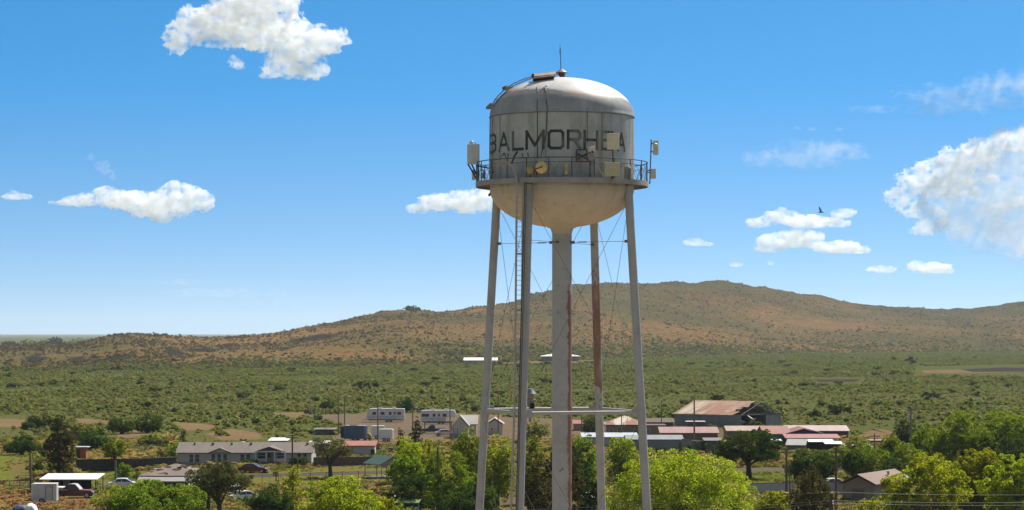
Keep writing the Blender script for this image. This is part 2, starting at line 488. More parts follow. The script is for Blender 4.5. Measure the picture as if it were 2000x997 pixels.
# ------------------------------------------------------------------ the hill
RIDGE = [(-900, 672), (-300, 670), (0, 677), (60, 676), (150, 673), (185, 663), (210, 657), (250, 651), (300, 653), (350, 657), (390, 659), (430, 658), (500, 654), (560, 647), (600, 640), (660, 629), (700, 617), (750, 608), (800, 605),
         (850, 607), (900, 603), (950, 598), (1000, 590), (1040, 578), (1070, 567), (1120, 558), (1180, 553), (1240, 554), (1300, 552), (1360, 552), (1380, 549), (1420, 549), (1450, 553), (1470, 559), (1530, 568),
         (1600, 580), (1650, 589), (1700, 596), (1760, 601), (1850, 606), (1900, 604), (1950, 598), (2000, 591), (2150, 578), (2400, 570), (2900, 600)]
FOOT = [(-900, 726), (0, 726), (350, 722), (700, 716), (1000, 708), (1300, 696), (1600, 690), (2000, 687), (2900, 688)]
hu = np.arange(-900, 2900, 5.0)
ridge = np.interp(hu, *zip(*RIDGE)); foot = np.interp(hu, *zip(*FOOT))
d0 = F * EYE / (foot - HOR); d1 = d0 + np.interp(hu, [-900, 0, 600, 1200, 2900], [700, 800, 1100, 1500, 1500])
NT = 150
T = np.concatenate([np.linspace(-.02, 1, 115), np.linspace(1.01, 2.2, NT - 115)])
zr = EYE + (HOR - ridge) / F * d1
D = d0[:, None] + (d1 - d0)[:, None] * T[None]
Tc = np.clip(T, -.1, 1)
up = np.where(T < 1, np.sign(Tc) * np.abs(Tc) ** 1.05, 1 - .55 * np.clip(T - 1, 0, 9) ** 1.5)
X = (hu - 1000)[:, None] / F * D
Z = zr[:, None] * up[None]
nz = fbm(X / 260, D / 420, 0, 5, 4, .55) * 22 - np.abs(fbm(X / 150, D / 500, 0, 4, 14)) * 16 + 3 + fbm(X / 40, D / 70, 0, 4, 9) * 3.0
Z = Z + nz * np.clip(T * 3, 0, 1)[None] * np.clip(1.06 - np.clip(T, 0, 1), .12, 1)[None] * np.clip(zr / 50, .35, 1)[:, None]
crags = np.clip(fbm(X / 25, D / 60, 3, 3, 21), 0, 1)
Z += crags * 5 * (np.abs(T - 1) < .08)[None] * np.clip(zr / 60, .2, 1)[:, None]
HX, HD, HZ = X, D, Z
nu = len(hu)
V = np.stack([X, D, Z], 2).reshape(-1, 3)
ii, jj = np.meshgrid(np.arange(nu - 1), np.arange(NT - 1), indexing='ij')
q = np.stack([ii * NT + jj, (ii + 1) * NT + jj, (ii + 1) * NT + jj + 1, ii * NT + jj + 1], 2).reshape(-1, 4)
# dark rock scree patches with outlines of their own
rock = np.zeros_like(Z)
for (px, t, rx, rt) in ((615, .60, 44, .085), (395, .52, 34, .08), (345, .44, 22, .06), (228, .33, 30, .09), (70, .5, 26, .1), (440, .60, 18, .06), (560, .42, 16, .06), (150, .42, 20, .06), (804, .97, 20, .03)):
    e = ((hu[:, None] - px) / rx) ** 2 + ((T[None] - t) / rt) ** 2
    rock = np.maximum(rock, np.clip(1.3 - e + fbm(X / 22, D / 30, 1, 3, 40) * 1.6, 0, 1))
m, nt, out = _new('dry_hill_grass')
v = coords(nt, (1, .45, 1))
big = noise(nt, v, .0042, 5); mid = noise(nt, v, .024, 6, .7); fine = noise(nt, v, .16, 5, .7)
c = ramp(nt, mid, [(.36, (.34, .165, .06)), (.5, (.31, .185, .072)), (.64, (.21, .132, .05))])
c = mix(nt, ramp(nt, big, [(.44, 0.0), (.58, .85)]), c, (.13, .115, .044))
huge = noise(nt, v, .0016, 5, .65)
c = mix(nt, ramp(nt, huge, [(.46, 0.0), (.6, .3)]), c, (.14, .105, .042))
tcz = N(nt, 'ShaderNodeSeparateXYZ'); nt.links.new(coords(nt), tcz.inputs[0])
hi = math_n(nt, 'MULTIPLY', tcz.outputs['Z'], 1 / 90.0)
c = mix(nt, math_n(nt, 'MULTIPLY', ramp(nt, math_n(nt, 'ADD', hi, math_n(nt, 'MULTIPLY', math_n(nt, 'SUBTRACT', mid, .5), 1.6)), [(.35, 0.0), (.75, 1.0)]), .55), c, (.09, .08, .032))
c = mix(nt, ramp(nt, fine, [(.42, 0.0), (.66, .75)]), c, (.1, .085, .035))
c = mix(nt, ramp(nt, math_n(nt, 'MULTIPLY', fine, mid), [(.3, 0.0), (.4, .5)]), c, (.36, .25, .11))
a = N(nt, 'ShaderNodeAttribute', attribute_name='tint')
c = mix(nt, a.outputs['Fac'], c, (.045, .036, .04))
matte(nt, out, c, fine, .7, 2.0)
tag(np_mesh('hill', V, q, m, None, rock.reshape(-1), True), 'long tan grassy hill with dark scrub behind the plain', None, None, 'structure')

# ------------------------------------------------------------------ leaves and trees
L_BRIGHT = leaf_mat('leaf_bright', (.14, .185, .012), (.18, .21, .016), .52, (2.7, 2.4, 1.2))
L_MID = leaf_mat('leaf_mid', (.085, .138, .014), (.12, .16, .02), .5, (2.6, 2.3, 1.2))
L_DARK = leaf_mat('leaf_dark', (.036, .068, .016), (.06, .09, .02), .4, (1.9, 1.8, 1.1))
L_OLIVE = leaf_mat('leaf_olive', (.058, .072, .03), (.09, .095, .034), .4, (1.7, 1.6, 1.1))
L_BROWN = leaf_mat('leaf_conifer', (.06, .068, .022), (.1, .085, .028), .35, (1.6, 1.5, 1.0))
L_SCRUB = leaf_mat('leaf_scrub', (.155, .19, .042), (.195, .21, .055), .58, (1.6, 1.5, 1.2))
L_SCRUB_Y = leaf_mat('leaf_scrub_yellow', (.185, .195, .05), (.22, .215, .062), .58, (1.5, 1.4, 1.2))
L_SCRUB_G = leaf_mat('leaf_scrub_grey', (.125, .16, .048), (.165, .185, .06), .56, (1.5, 1.5, 1.2))
L_HILL = leaf_mat('leaf_hill', (.115, .1, .042), (.15, .12, .052), .48, (1.6, 1.5, 1.2))
L_MESQ = leaf_mat('leaf_mesquite', (.08, .105, .03), (.11, .125, .04), .45, (1.7, 1.6, 1.1))
BARK = mat('bark', (.09, .065, .045), (.05, .038, .028), 3)
BARK_G = mat('bark_grey', (.16, .14, .115), (.09, .08, .065), 3)

def leaf_quads(P, size, rng, tint, outward=None, flat=.0, aspect=.62):
    n = len(P)
    nrm = rng.normal(size=(n, 3))
    if outward is not None: nrm = nrm + outward * 1.3
    nrm[:, 2] += flat
    nrm /= np.linalg.norm(nrm, axis=1)[:, None] + 1e-9
    t = rng.normal(size=(n, 3)); t -= nrm * (t * nrm).sum(1)[:, None]
    t /= np.linalg.norm(t, axis=1)[:, None] + 1e-9
    b = np.cross(nrm, t)
    s = (size * rng.uniform(.55, 1.3, n))[:, None] * .5
    a = aspect
    # bent pointed leaf sprays: a kinked diamond
    V = np.stack([P - t * s, P + b * s * a + nrm * s * .25, P + t * s, P - b * s * a + nrm * s * .25], 1).reshape(-1, 3)
    Q = np.arange(n * 4).reshape(-1, 4)
    return V, Q, np.repeat(tint, 4)

def crown_points(lobes, n, rng, clump=.7, per=26, shell=.35, low_ok=False):
    L = np.array(lobes, float)
    wgt = (L[:, 3] * L[:, 4] + L[:, 4] * L[:, 5] + L[:, 3] * L[:, 5]); wgt /= wgt.sum()
    nc = max(6, n // per)
    li = rng.choice(len(L), nc, p=wgt)
    dirs = rng.normal(size=(nc, 3)); dirs /= np.linalg.norm(dirs, axis=1)[:, None]
    low = dirs[:, 2] < (-.75 if low_ok else -.35)
    dirs[low, 2] *= rng.uniform(.2, 1, low.sum())
    rad = 1 - np.abs(rng.normal(size=nc)) * shell
    rad = np.clip(rad, .1, 1.08)
    C = L[li, :3] + dirs * L[li, 3:] * rad[:, None]
    ct = rng.uniform(0, 1, nc)
    k = rng.integers(0, nc, n)
    # each clump is a rounded spray of leaves, thickest on its upper outer side
    v = rng.normal(size=(n, 3)) + dirs[k] * .7; v[:, 2] += .35
    v /= np.linalg.norm(v, axis=1)[:, None] + 1e-9
    cr = clump * rng.uniform(.55, 1.25, nc)[k] * (1 - np.abs(rng.normal(size=n)) * .22)
    P = C[k] + v * cr[:, None] * np.array([1.1, 1.1, .8])
    tint = np.clip(ct[k] * .7 + rng.uniform(0, .45, n), 0, 1)
    return P, tint, v * .9 + dirs[k] * .35, C

def lobes_for(style, w, h, rng, cb):
    """crown of width w (two horizontal radii) filling heights cb*h..h"""
    z0, z1 = cb * h, h
    r = w / 2; hh = (z1 - z0) / 2; zc = (z0 + z1) / 2
    L = []
    if style in ('round', 'sparse', 'open'):
        L.append((0, 0, zc, r * .8, r * .8, hh * .86))
        if cb < .12: L.append((0, 0, zc - hh * .45, r * .86, r * .86, hh * .6))
        k = 15 if style == 'round' else 12
        for i in range(k):
            a = 2 * PI * (i * .618 + rng.uniform(-.08, .08)); e = rng.uniform(-.8 if cb < .12 else -.45, 1.0)
            s = rng.uniform(.26, .44)
            ce = max(0, 1 - min(1, abs(e)) ** (2.0 if e > 0 else 3.5)) ** .5
            q = r * (1.04 - s * .7) * max(ce, .25)
            L.append((math.cos(a) * q, math.sin(a) * q, zc + e * hh * (1 - s * .75), r * s, r * s, min(hh * .6, max(hh * s * 1.05, r * s * .6))))
    elif style == 'cone':
        for i in range(9):
            t = i / 8.0
            rr = r * (1 - t) ** .8 + .06 * w
            L.append((rng.uniform(-.1, .1) * r, rng.uniform(-.1, .1) * r, z0 + (z1 - z0) * (.06 + t * .9), rr, rr, hh * .2))
    elif style == 'column':
        for i in range(9):
            t = i / 8.0
            rr = r * (.62 + .38 * math.sin(PI * min(1, t * .8 + .15))) * (1 - .45 * max(0, t - .7) / .3)
            L.append((rng.uniform(-.22, .22) * r, rng.uniform(-.22, .22) * r, z0 + (z1 - z0) * (.06 + t * .86), rr * rng.uniform(.75, 1), rr * .9, hh * .22))
    elif style == 'bush':
        for i in range(9):
            a = 2 * PI * i * .618; s = rng.uniform(.35, .55)
            q = rng.uniform(.1, .62)
            L.append((math.cos(a) * r * q, math.sin(a) * r * q, max(.12, rng.uniform(.3, .62) * (1.1 - q)) * h, r * s, r * s, h * s * .75))
    return L

_tree_n = [0]
def crown_mesh(name, lobes, leaf, area_k, rng, material, parent=None, clump=.6, shell=.35, flat=.7):
    L = np.array(lobes)
    area = (4 * PI * ((L[:, 3] * L[:, 4]) ** 1.6 / 3 + (L[:, 3] * L[:, 5]) ** 1.6 * 2 / 3) ** (1 / 1.6)).sum() * .55
    n = int(np.clip(area * area_k * 1.25 / (leaf * leaf * .32), 160, 42000))
    per = int(np.clip(n / max(8, area * 1.1 / (clump * clump * 3.0)), 10, 160))
    P, tint, outw, C = crown_points(lobes, n, rng, clump, per, shell, min(l[2] - l[5] for l in lobes) < 1.0)
    P[:, 2] = np.maximum(P[:, 2], .08)
    V, Q, tn = leaf_quads(P, leaf, rng, tint, outw * .8, flat)
    return np_mesh(name, V, Q, material, parent, tn), C

def tree(name, label, cx, yb, yt, wpx, style='round', leafm=None, seed=None, cb=.18, dens=1.0, cat='tree', group=None, bark=None, trunk_r=None, leaf=None, dy=0.0, offx=0.0, lobes=None):
    _tree_n[0] += 1
    seed = seed if seed is not None else _tree_n[0] * 7 + 1
    rng = np.random.default_rng(seed)
    k = mpp(yb); w = wpx * k; h = (yb - yt) * k
    x, y = G(cx, yb)
    t = thing(name, label, cat, (x, y, 0), float(rng.uniform(-.3, .3)) if lobes is None else 0.0, group)
    leaf = leaf or max(.22, k * 1.95 * 1.7)
    L = [(a * k, b * k, c * k, d * k, e * k, g_ * k) for a, b, c, d, e, g_ in lobes] if lobes else lobes_for(style, w * .94, h * .97, rng, cb)
    clump = max(.32, min(.8, w * .06))
    dn = {'sparse': .42, 'open': .7}.get(style, 1.0) * dens
    o, C = crown_mesh('crown', L, leaf, dn, rng, leafm or L_MID, t, clump, .5 if style in ('sparse', 'open') else .2)
    b = MB()
    tr = trunk_r or max(.09, min(.5, w * .035 + h * .008))
    top = h * (.9 if style in ('cone', 'column') else max(cb + .25, .45))
    sway = rng.uniform(-.04, .04, 2) * h
    b.tube([(0, 0, -.3), (sway[0] * .3, sway[1] * .3, top * .35), (sway[0], sway[1], top)], [tr * 1.25, tr * .95, tr * .35 if style in ('cone', 'column') else tr * .6], 8)
    if style in ('round', 'sparse', 'open', 'bush'):
        nb = {'sparse': 26, 'open': 16}.get(style, 11)
        st = Vector((sway[0] * .5, sway[1] * .5, top * (.5 if style != 'bush' else .1)))
        pick = rng.choice(len(C), min(nb, len(C)), replace=False)
        for p in pick:
            e = Vector(C[p]); s0 = st + Vector((0, 0, top * .45 * rng.uniform(0, 1)))
            mid = s0.lerp(e, .5) + Vector((rng.normal() * .05 * w, rng.normal() * .05 * w, .06 * h))
            b.tube([s0, mid, e], [tr * .42, tr * .26, tr * .07], 5, False)
    b.build('trunk', bark or BARK, t, smooth=True)
    return t

# ------------------------------------------------------------------ scrub: sources are real shrubs standing on the plain
def shrub(name, label, cx, yb, w, h, leafm, seed, leaf=.3, group='desert shrubs on the plain', n=None):
    rng = np.random.default_rng(seed)
    x, y = G(cx, yb)
    lb = lobes_for('bush', 1.0, .95 * 1, rng, 0)
    P, tint, outw, C = crown_points(lb, n or 150, rng, .1, 9, .3)
    P[:, 2] = np.maximum(P[:, 2], .02)
    V, Q, tn = leaf_quads(P, leaf, rng, tint, outw * .6, .5)
    o = np_mesh(name, V, Q, leafm, None, tn)
    o.location = (x, y, 0); o.scale = (w, w, h)
    return tag(o, label, 'shrub', group)
SRC = [shrub('desert_shrub', 'rounded green shrub on the tan dirt strip, left of two', 338, 842, 3.6, 2.3, L_SCRUB, 1),
       shrub('desert_shrub', 'low wide green shrub on the tan dirt strip, right of two', 432, 852, 4.2, 2.0, L_SCRUB_Y, 2),
       shrub('desert_shrub', 'small green shrub beside the dirt yard edge', 545, 832, 3.2, 2.0, L_SCRUB_G, 3)]
HSRC = [shrub('hill_shrub', 'dark shrub standing at the foot of the hill on the left', 227, 724, 7.5, 4.2, L_HILL, 4, .34, 'dark shrubs at the hill foot', 110),
        shrub('hill_shrub', 'dark shrub standing at the foot of the hill on the right', 1780, 712, 11.0, 6.5, L_HILL, 5, .34, 'dark shrubs at the hill foot', 110)]

def scatter(name, label, P, sc, src, seed):
    rng = np.random.default_rng(seed)
    n = len(P)
    me = bpy.data.meshes.new(name)
    me.vertices.add(n); me.vertices.foreach_set('co', P.astype(np.float32).ravel())
    for nm_, typ, val in (('sc', 'FLOAT_VECTOR', sc.astype(np.float32).ravel()), ('rz', 'FLOAT', rng.uniform(0, 6.28, n).astype(np.float32)), ('ix', 'INT', rng.integers(0, len(src), n).astype(np.int32))):
        a = me.attributes.new(nm_, typ, 'POINT')
        a.data.foreach_set('vector' if typ == 'FLOAT_VECTOR' else 'value', val)
    for s in src:
        if s.data.materials[0].name not in [mm.name for mm in me.materials]: me.materials.append(s.data.materials[0])
    o = bpy.data.objects.new(name, me); COL.objects.link(o)
    tr = bpy.data.node_groups.new(name + '_nodes', 'GeometryNodeTree')
    tr.interface.new_socket('Geometry', in_out='INPUT', socket_type='NodeSocketGeometry')
    tr.interface.new_socket('Geometry', in_out='OUTPUT', socket_type='NodeSocketGeometry')
    gi = tr.nodes.new('NodeGroupInput'); go = tr.nodes.new('NodeGroupOutput')
    m2p = tr.nodes.new('GeometryNodeMeshToPoints')
    iop = tr.nodes.new('GeometryNodeInstanceOnPoints')
    gti = tr.nodes.new('GeometryNodeGeometryToInstance')
    for s in reversed(src):
        oi = tr.nodes.new('GeometryNodeObjectInfo'); oi.transform_space = 'ORIGINAL'
        oi.inputs['Object'].default_value = s
        tr.links.new(oi.outputs['Geometry'], gti.inputs[0])
    def attr(nm_, typ):
        a = tr.nodes.new('GeometryNodeInputNamedAttribute'); a.data_type = typ
        a.inputs['Name'].default_value = nm_
        return a.outputs['Attribute']
    cb_ = tr.nodes.new('ShaderNodeCombineXYZ')
    tr.links.new(attr('rz', 'FLOAT'), cb_.inputs['Z'])
    e2r = tr.nodes.new('FunctionNodeEulerToRotation')
    tr.links.new(cb_.outputs[0], e2r.inputs[0])
    tr.links.new(gi.outputs[0], m2p.inputs['Mesh'])
    tr.links.new(m2p.outputs[0], iop.inputs['Points'])
    tr.links.new(gti.outputs[0], iop.inputs['Instance'])
    iop.inputs['Pick Instance'].default_value = True
    tr.links.new(attr('ix', 'INT'), iop.inputs['Instance Index'])
    tr.links.new(e2r.outputs[0], iop.inputs['Rotation'])
    tr.links.new(attr('sc', 'FLOAT_VECTOR'), iop.inputs['Scale'])
    tr.links.new(iop.outputs[0], go.inputs[0])
    md = o.modifiers.new('scatter', 'NODES'); md.node_group = tr
    return tag(o, label, None, None, 'stuff')

def in_poly(px, py, poly):
    c = np.zeros(len(px), bool); n = len(poly)
    for i in range(n):
        x1, y1 = poly[i]; x2, y2 = poly[(i + 1) % n]
        if y1 == y2: continue
        k = (y1 > py) != (y2 > py)
        c ^= k & (px < (x2 - x1) * (py - y1) / (y2 - y1) + x1)
    return c
# ------------------------------------------------------------------ lots, roads, lawns: thin sheets on the ground
def sheet(name, label, poly, material, z, jitter=0.0, seed=1, kind='structure', px=True, sub=14):
    rng = random.Random(seed)
    pts = []
    n = len(poly)
    W = [G(*p) if px else p for p in poly]
    for i in range(n):
        a, b = W[i], W[(i + 1) % n]
        for k in range(sub if jitter else 1):
            t = k / (sub if jitter else 1)
            jx = rng.uniform(-1, 1) * jitter; jy = rng.uniform(-1, 1) * jitter * 1.2
            pts.append((a[0] + (b[0] - a[0]) * t + jx, a[1] + (b[1] - a[1]) * t + jy, z))
    mb = MB(); mb.add(pts, [tuple(range(len(pts)))])
    return tag(mb.build(name, material), label, None, None, kind)
def soil(name, c1, c2, c3, s=.12):
    m, nt, out = _new(name)
    v = coords(nt, (1, .5, 1)); f = noise(nt, v, s, 6, .65); f2 = noise(nt, v, 1.6, 5, .7)
    c = ramp(nt, f, [(.34, c1), (.62, c2)])
    c = mix(nt, ramp(nt, f2, [(.45, 0.0), (.75, .7)]), c, c3)
    matte(nt, out, c, f2, .4, .1)
    return m
DIRT = soil('yard_dirt', (.25, .175, .115), (.2, .15, .1), (.14, .125, .06))
TAN = soil('bare_tan_soil', (.3, .19, .1), (.24, .16, .085), (.15, .13, .06))
LAWN = soil('lawn_grass', (.14, .17, .025), (.2, .2, .045), (.09, .11, .02), .3)
DRY = soil('dry_grass', (.24, .17, .06), (.17, .15, .05), (.12, .1, .04), .25)
ASPH = soil('worn_asphalt', (.13, .115, .1), (.105, .098, .09), (.16, .14, .12), .4)
TOWN = [(-200, 862), (180, 858), (330, 868), (640, 872), (930, 862), (1200, 842), (1330, 836), (1560, 838), (1720, 855), (2200, 862), (2400, 1080), (-400, 1080)]
sheet('town_ground', 'dry grass ground between the houses of the town', TOWN, soil('town_soil', (.17, .15, .055), (.22, .155, .085), (.1, .1, .03), .06), .012, 1.2, 3)
YARD = [(585, 812), (760, 807), (905, 812), (1180, 822), (1250, 846), (1000, 868), (900, 866), (760, 874), (640, 858), (690, 838), (640, 822)]
sheet('dirt_yard', 'bare pale dirt yard with parked trailers', YARD, DIRT, .028, .8, 4)
sheet('bounce_dirt_lot', 'unseen pale dirt lot round the tower foot, added to bounce light up', [(x_, y_) for x_, y_ in ((-55, 70), (60, 66), (75, 150), (66, 232), (-40, 236), (-62, 150))], soil('bounce_lot_dirt', (.36, .28, .2), (.3, .235, .165), (.24, .2, .12)), .03, 1.5, 77, px=False)  # pale sheet out of view, added to bounce warm light up at the bowl
TANS = [[(335, 824), (420, 830), (430, 840), (350, 842)], [(400, 848), (450, 838), (505, 846), (518, 858), (430, 862)], [(140, 817), (215, 822), (212, 830), (150, 828)], [(530, 806), (600, 806), (610, 816), (535, 817)],
        [(225, 846), (280, 838), (285, 852), (230, 858)], [(0, 818), (52, 820), (50, 836), (-30, 834)], [(1700, 838), (1745, 842), (1740, 856), (1680, 858)],
        [(1800, 724), (1880, 722), (1960, 723), (2020, 726), (1900, 729), (1805, 729)], [(930, 706), (1180, 704), (1150, 709), (940, 711)], [(700, 806), (760, 804), (790, 806), (730, 809)], [(860, 806), (990, 812), (980, 820), (880, 818)]]
for i, p in enumerate(TANS):
    sheet('bare_soil', 'patch of bare tan soil among the scrub', p, TAN, .02, .9, 20 + i)
sheet('bare_soil', 'dark strip of bare ground on the plain, right side', [(1590, 742), (1680, 741), (1670, 746), (1600, 746)], soil('dark_bare_soil', (.075, .058, .055), (.06, .05, .05), (.09, .075, .05)), .02, .8, 60)
sheet('bare_soil', 'dark strip of bare ground on the plain, far right', [(1875, 722), (1960, 718), (2040, 720), (2030, 726), (1900, 727)], soil('dark_bare_soil2', (.075, .058, .055), (.06, .05, .05), (.09, .075, .05)), .024, .8, 61)
sheet('lawn', 'green lawn behind the carport', [(150, 922), (330, 922), (330, 945), (150, 947)], LAWN, .03, .3, 5)
sheet('lawn', 'yellow green field left of the carport', [(-60, 888), (62, 890), (66, 945), (-60, 950)], LAWN, .03, .6, 6)
sheet('dry_grass_field', 'dry yellow grass in the left field', [(18, 902), (60, 900), (62, 948), (28, 948)], DRY, .04, .5, 7)
sheet('lawn', 'sunlit lawn in front of the long house', [(475, 921), (705, 912), (790, 918), (740, 942), (480, 946)], soil('yellow_lawn', (.2, .19, .035), (.23, .18, .06), (.13, .12, .03), .3), .03, .4, 8)
sheet('lawn', 'green lawn under the dark shade tree', [(1400, 922), (1640, 920), (1640, 946), (1400, 948)], LAWN, .03, .4, 9)
sheet('dry_grass_field', 'reddish dry grass in front of the pickup', [(-60, 966), (230, 972), (230, 1060), (-60, 1060)], soil('red_dry_grass', (.25, .14, .065), (.2, .14, .06), (.11, .1, .035), .35), .03, .4, 10)
sheet('road', 'grey paved street in front of the long house', [(440, 929), (800, 919), (800, 924), (440, 935)], ASPH, .05, 0)
sheet('road', 'second narrow grey street nearer than the first', [(462, 946), (800, 936), (800, 940), (462, 951)], ASPH, .05, 0)
sheet('road', 'grey street beyond the dark shade tree', [(1380, 917), (1660, 915), (1660, 921), (1380, 924)], soil('pale_street', (.2, .16, .13), (.17, .145, .12), (.13, .12, .09)), .05, 0)
sheet('road', 'grey lane at the left edge behind the carport', [(-60, 950), (330, 941), (330, 946), (-60, 957)], soil('pale_street', (.2, .16, .13), (.17, .145, .12), (.13, .12, .09)), .05, 0)

MSRC = [shrub('mesquite_shrub', 'dark mesquite shrub at the left end of the tan strip', 92, 832, 5.0, 3.6, L_MESQ, 8, .34, 'mesquite shrubs on the plain', 160), shrub('mesquite_shrub', 'dark mesquite shrub on the plain right of the warehouse', 1640, 810, 6.5, 4.2, L_MESQ, 9, .34, 'mesquite shrubs on the plain', 160)]
# ------------------------------------------------------------------ the countless scrub
rng = np.random.default_rng(11)
def plain_points(n, y0, y1, px0=-150, px1=2150):
    d_a, d_b = F * EYE / (y1 - HOR), F * EYE / (y0 - HOR)
    d = np.sqrt(rng.uniform(d_a ** 2, d_b ** 2, n))
    px = rng.uniform(px0, px1, n)
    return px, d
px, d = plain_points(N_SCRUB, 680, 868)
py = HOR + F * EYE / d
ft = np.interp(px, *zip(*FOOT))
x = (px - 1000) / F * d
dn = fbm(x / 30, d / 55, 0, 4, 70)
keep = (py > ft + rng.normal(0, 3, len(px))) & (dn + rng.uniform(-.75, .75, len(px)) > -.6)
OPEN = [[(1785, 716), (2060, 711), (2060, 736), (1785, 735)], [(1580, 738), (1690, 737), (1690, 752), (1590, 752)], [(1690, 834), (1760, 838), (1760, 862), (1670, 864)]]
for p in [YARD, TOWN] + TANS + OPEN:
    keep &= ~in_poly(px, py, p)
x, d, dn = x[keep], d[keep], dn[keep]
s = rng.lognormal(0, .42, len(x)) * (1.1 + dn * .9)
s = np.clip(s, .35, 3.6)
scatter('scrub', 'green desert scrub covering the plain', np.stack([x, d, np.full(len(x), -.05)], 1), np.stack([s, s, s * rng.uniform(.45, .75, len(x))], 1), SRC, 5)
# taller, darker mesquite mixed into the scrub
px, d = plain_points(700, 700, 862)
py = HOR + F * EYE / d
x = (px - 1000) / F * d
dn = fbm(x / 60, d / 110, 0, 3, 90)
keep = (dn > .05) & (py > np.interp(px, *zip(*FOOT)))
OPEN = [[(1785, 716), (2060, 711), (2060, 736), (1785, 735)], [(1580, 738), (1690, 737), (1690, 752), (1590, 752)], [(1690, 834), (1760, 838), (1760, 862), (1670, 864)]]
for p in [YARD, TOWN] + TANS + OPEN: keep &= ~in_poly(px, py, p)
x, d = x[keep], d[keep]
s = rng.lognormal(0, .3, len(x)) * 3.2
scatter('scrub', 'darker taller mesquite scrub among the green', np.stack([x, d, np.full(len(x), -.05)], 1), np.stack([s, s, s * rng.uniform(.55, .8, len(x))], 1), MSRC, 6)
# hill scrub follows the slope
n = N_HILL
u = rng.uniform(0, nu - 1.001, n); t = rng.uniform(0, 1.02, n)
tj = np.interp(t, T, np.arange(NT))
i0 = u.astype(int); j0 = np.minimum(tj.astype(int), NT - 2); fu = u - i0; fv = tj - j0
def bil(A): return A[i0, j0] * (1 - fu) * (1 - fv) + A[i0 + 1, j0] * fu * (1 - fv) + A[i0, j0 + 1] * (1 - fu) * fv + A[i0 + 1, j0 + 1] * fu * fv
hx, hd, hz = bil(HX), bil(HD), bil(HZ)
dn = fbm(hx / 90, hd / 200, 0, 4, 33)
left = np.clip((700 - hu[i0]) / 400, 0, 1)
want = dn * .9 + (t - .5) * .5 + left * .1 - .05 + (t > .97) * .15 + np.clip(.12 - t, 0, .12) * 5
keep = want + rng.uniform(-.6, .6, n) > .15
hx, hd, hz, tt = hx[keep], hd[keep], hz[keep], t[keep]
s = np.clip(rng.lognormal(0, .5, len(hx)) * 1.4, .6, 5)
scatter('hill_scrub', 'dark scrub dotted over the tan hill', np.stack([hx, hd, hz - .15], 1), np.stack([s, s, s * .6], 1), HSRC, 7)

# dry grass and weeds between the houses
def tuft(name, label, cx, yb, w, h, leafm, seed):
    rng_ = np.random.default_rng(seed); n_ = 60
    P = np.stack([rng_.normal(0, .28, n_), rng_.normal(0, .28, n_), rng_.uniform(.1, .8, n_)], 1)
    V, Q, tn = leaf_quads(P, .5, rng_, rng_.uniform(0, 1, n_), None, 0, .3)
    o = np_mesh(name, V, Q, leafm, None, tn); x_, y_ = G(cx, yb); o.location = (x_, y_, 0); o.scale = (w, w, h)
    return tag(o, label, 'weed', 'weeds in the dry grass')
L_DRYG = leaf_mat('dry_grass_blade', (.3, .22, .08), (.36, .27, .1), .4, (1.3, 1.2, 1.1))
L_REDG = leaf_mat('red_grass_blade', (.3, .17, .075), (.34, .22, .1), .4, (1.3, 1.2, 1.1))
L_WEED = leaf_mat('green_weed', (.1, .13, .025), (.15, .16, .035), .45, (1.6, 1.5, 1.1))
TS = [tuft('weed_tuft', 'dry straw weed tuft before the cargo trailer', 100, 990, 1.0, .7, L_DRYG, 1), tuft('weed_tuft', 'reddish weed tuft before the pickup', 160, 984, 1.0, .7, L_REDG, 2), tuft('weed_tuft', 'green weed tuft right of the pickup', 206, 978, 1.0, .6, L_WEED, 3)]
def weeds(label, n_, polys, src, seed, s0, excl=()):
    r_ = np.random.default_rng(seed)
    px_ = r_.uniform(-60, 2060, n_); dd_ = np.sqrt(r_.uniform(255 ** 2, 480 ** 2, n_)); py_ = HOR + F * EYE / dd_
    k_ = np.zeros(n_, bool)
    for p in polys: k_ |= in_poly(px_, py_, p)
    for p in excl: k_ &= ~in_poly(px_, py_, p)
    x_ = (px_ - 1000) / F * dd_
    k_ &= fbm(x_ / 9, dd_ / 14, 0, 3, seed) + r_.uniform(-.5, .5, n_) > -.05
    x_, dd_ = x_[k_], dd_[k_]
    s_ = s0 * r_.lognormal(0, .4, len(x_))
    scatter('grass', label, np.stack([x_, dd_, np.full(len(x_), .0)], 1), np.stack([s_, s_, s_ * .55], 1), src, seed)
STREETS = [[(440, 927), (800, 917), (800, 926), (440, 937)], [(462, 944), (800, 934), (800, 942), (462, 953)], [(1380, 915), (1660, 913), (1660, 923), (1380, 926)], [(-60, 948), (330, 939), (330, 948), (-60, 959)]]
REDF = [(-60, 964), (240, 970), (240, 1060), (-60, 1060)]
FIELD = [(-60, 886), (64, 888), (68, 952), (-60, 956)]
LAWNS = [[(150, 920), (330, 920), (330, 946), (150, 948)], [(1400, 920), (1640, 918), (1640, 946), (1400, 948)], [(475, 919), (705, 910), (790, 916), (740, 944), (480, 948)]]
weeds('reddish dry grass in the field before the pickup', 26000, [REDF], TS[:2], 41, .75)
weeds('mixed dry grass and weeds between the houses', 60000, [TOWN], [TS[0], TS[2]], 42, .8, [REDF, FIELD] + STREETS + LAWNS)
weeds('straw coloured grass in the field left of the carport', 9000, [FIELD], [TS[0], TS[2], TS[0]], 44, .5)
weeds('short green grass blades on the lawns', 30000, LAWNS, [TS[2]], 43, .4, STREETS)

